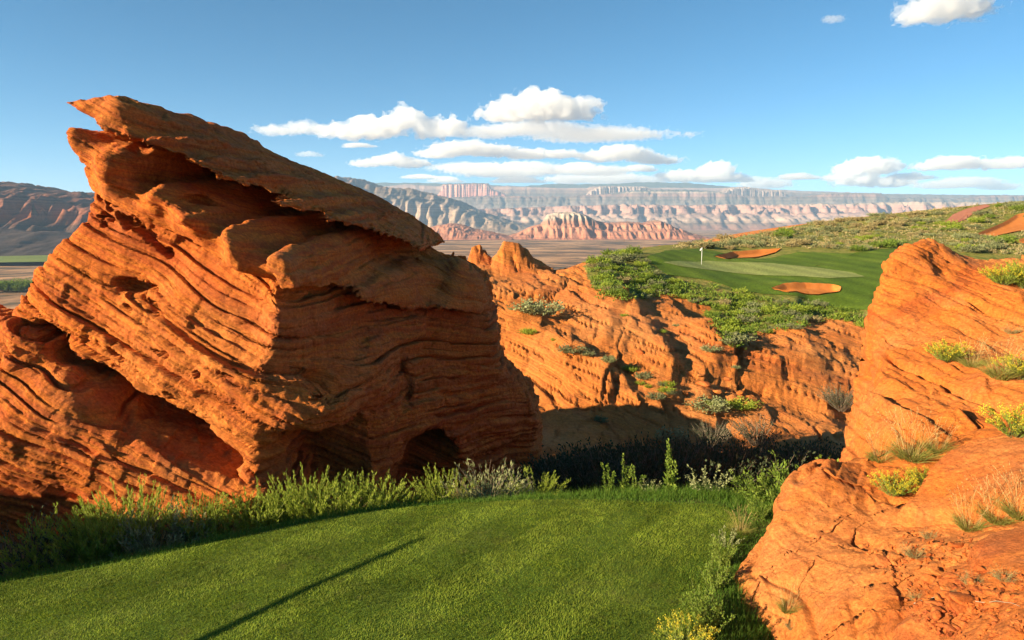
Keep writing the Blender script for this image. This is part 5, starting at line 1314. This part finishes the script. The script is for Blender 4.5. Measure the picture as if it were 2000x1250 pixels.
# ------------------------------------------------------------------ clouds: solid bodies of scattering droplets
def cloud_material(name, dens, col=(1, 1, 1, 1)):
    m = bpy.data.materials.new(name); m.use_nodes = True; t = m.node_tree
    t.nodes.remove(t.nodes['Principled BSDF'])
    v = t.nodes.new('ShaderNodeVolumePrincipled')
    v.inputs['Color'].default_value = col; v.inputs['Density'].default_value = dens; v.inputs['Anisotropy'].default_value = 0.2
    t.links.new(v.outputs[0], t.nodes['Material Output'].inputs['Volume'])
    return m
M_cl = cloud_material('cumulus', 0.0030)
M_cl2 = cloud_material('thin cloud', 0.0016)
def cloud(label, lobes, Y, mat=M_cl, seed=0, base=None):
    """lobes: (px, py, rx, ry) puffs seen in the sky; flat underside at the height of py = base"""
    rs = np.random.RandomState(seed)
    S = Y/FPX
    L = []
    for px, py, rx, ry in lobes:
        c = at(px, py, Y); L.append((c[0], Y+rs.uniform(-.5, .5)*rx*S, c[2], rx*S, rx*S*0.8, ry*S))
    A = np.array(L); lo = (A[:, :3]-A[:, 3:]*1.3).min(0); hi = (A[:, :3]+A[:, 3:]*1.3).max(0)
    h = min(max((hi-lo))/48.0, (hi-lo)[2]/7.4)
    gx_, gy_, gz_ = grid3(lo-2*h, hi+2*h, h)
    X = gx_[:, None, None]; Yg = gy_[None, :, None]; Z = gz_[None, None, :]
    F = None
    for a in L:
        d = (np.sqrt(((X-a[0])/a[3])**2+((Yg-a[1])/a[4])**2+((Z-a[2])/a[5])**2)-1)*a[5]
        F = d if F is None else smin(F, d, 0.25*a[5])
    sc = np.median(A[:, 5])
    w = 0.9/sc
    XX, YY, ZZ = np.broadcast_arrays(X, Yg, Z)
    n = fbm(XX*w, YY*w, ZZ*w*1.3, 4, seed+3, 0.62)
    F = F - sc*1.15*n
    if base is not None:
        zb = at(1000, base, Y)[2]
        F = smax(F, zb-Z+0.18*sc*pn(XX*w*.7, YY*w*.7, 0*ZZ, seed), 0.2*sc)
    F[0] = 1; F[-1] = 1; F[:, 0] = 1; F[:, -1] = 1; F[:, :, 0] = 1; F[:, :, -1] = 1
    V, Q = surface_nets(F, lo-2*h, h)
    c = V.mean(0)
    o = ob('cloud', mesh_data('cloud', V-c, Q, mat), None, tuple(c)); tag(o, label, 'cloud')
cloud('large white cumulus cloud with a domed top and flat base', [(1045,212,75,24),(985,222,42,18),(1105,217,55,22),(1050,200,45,20),(1140,228,30,12),(960,228,28,12)], 21000, M_cl, 1, 238)
cloud('puffy white cumulus with a tall knob beside the flat streak', [(790,235,42,20),(745,252,50,20),(790,218,18,12),(840,250,35,20),(690,258,50,16),(880,250,40,18),(720,240,26,14)], 22000, M_cl, 2, 276)
cloud('long thin ragged cloud trailing beside the tall puffy cumulus', [(590,250,40,10),(540,254,45,8),(640,256,35,10),(595,243,16,9)], 22500, M_cl2, 3, 270)
cloud('flat grey blue streak of cloud under the domed cumulus', [(1160,256,120,9),(1050,250,90,10),(1250,260,60,6),(960,256,60,10),(1335,262,25,3)], 23000, M_cl2, 4)
cloud('broken white cloud bank with flat base below the streak', [(905,292,60,12),(850,300,40,10),(960,296,50,10),(1030,300,50,10),(930,282,22,9),(1090,302,50,8)], 27000, M_cl, 5, 308)
cloud('flat white cloud lying low over the tan mountain', [(760,312,40,10),(715,320,30,7),(800,318,40,8),(775,304,16,7)], 28000, M_cl, 6, 328)
cloud('white cloud with grey base at the end of the broken bank', [(1210,300,50,13),(1260,306,40,10),(1170,306,40,10),(1290,314,40,8)], 27500, M_cl, 7, 320)
cloud('low thin cloud layer over the pink cliffs', [(930,325,90,8),(1020,322,60,8),(1080,330,60,7),(990,338,90,6),(1160,335,70,8)], 33000, M_cl2, 8)
cloud('small round cumulus above the banded cliffs', [(1395,334,34,16),(1330,344,45,11),(1380,346,60,9),(1405,324,16,9)], 34000, M_cl, 9, 358)
cloud('low cloud bank resting behind the skyline plateau', [(1200,348,70,10),(1110,352,50,8),(1270,352,40,7),(1500,358,50,10),(1470,352,22,9)], 38000, M_cl2, 10, 368)
cloud('white heaped cumulus over the wooded mesa', [(1690,326,50,15),(1650,332,26,12),(1730,328,30,12),(1700,314,22,8),(1660,350,45,12),(1730,356,50,10)], 34000, M_cl, 11, 366)
cloud('wide white cumulus bank above the hilltop path', [(1850,320,50,12),(1900,316,35,10),(1810,326,30,9),(1990,316,40,10),(1940,324,40,7)], 33000, M_cl, 12, 334)
cloud('faint low cloud above the end of the mesa', [(1900,355,60,10),(1830,362,50,7),(1960,364,40,7)], 38000, M_cl2, 13, 372)
for k_, (u_, v_, r_, t_, lb_) in enumerate([(870,352,26,7,'small low puff of cloud behind the pink cliffed mesa'),(1130,325,34,7,'flat little cloud between the broken bank and the grey streak'),(1010,352,40,7,'pale low cloud over the dark wooded mesa'),(1440,350,22,9,'rounded low puff beside the small round cumulus'),
      (1560,345,34,7,'thin low cloud beside the heaped cumulus'),(1780,345,32,8,'little cloud between the heaped cumulus and the wide bank'),(820,345,30,5,'faint flat cloud above the tan mountain'),(1245,330,30,7,'small white cloud under the end of the broken bank'),(700,285,26,4,'thin shred of cloud under the tall puffy cumulus')]):
    cloud(lb_, [(u_, v_, r_, t_), (u_-r_*.7, v_+t_*.3, r_*.6, t_*.6), (u_+r_*.7, v_+t_*.35, r_*.7, t_*.55), (u_+r_*.1, v_-t_*.5, r_*.4, t_*.6)], 34000, M_cl, 40+k_, v_+t_*.7)
cloud('bright cumulus high overhead with a ragged edge', [(1850,15,70,22),(1800,25,40,16),(1905,10,40,14),(1840,-5,60,22),(1880,28,40,10)], 15000, M_cl, 14, 44)
cloud('tiny white cloud puff alone in the blue sky', [(1632,36,18,6),(1620,38,14,5)], 16000, M_cl2, 15)
cloud('small wisp of cloud above the end of the fin', [(605,301,18,5),(590,302,12,4),(620,303,12,3)], 23000, M_cl2, 16)

# ------------------------------------------------------------------ the air
def box_mesh(lo, hi):
    V = np.array([(x, y, z) for x in (lo[0], hi[0]) for y in (lo[1], hi[1]) for z in (lo[2], hi[2])], float)
    return V, np.array([(0,1,3,2),(4,6,7,5),(0,4,5,1),(2,3,7,6),(0,2,6,4),(1,5,7,3)])
hz = bpy.data.materials.new('haze'); hz.use_nodes = True
hz.node_tree.nodes.remove(hz.node_tree.nodes['Principled BSDF'])
vol = hz.node_tree.nodes.new('ShaderNodeVolumePrincipled')
vol.inputs['Color'].default_value = (0.42, 0.68, 1.0, 1); vol.inputs['Density'].default_value = 4.0e-5
hz.node_tree.links.new(vol.outputs[0], hz.node_tree.nodes['Material Output'].inputs['Volume'])
V, Q = box_mesh((-62000, -62000, -130), (62000, 62000, 1150))
o = mk('haze', V, Q, hz, smooth=False); tag(o, 'thin blue evening haze over the desert', kind='stuff')
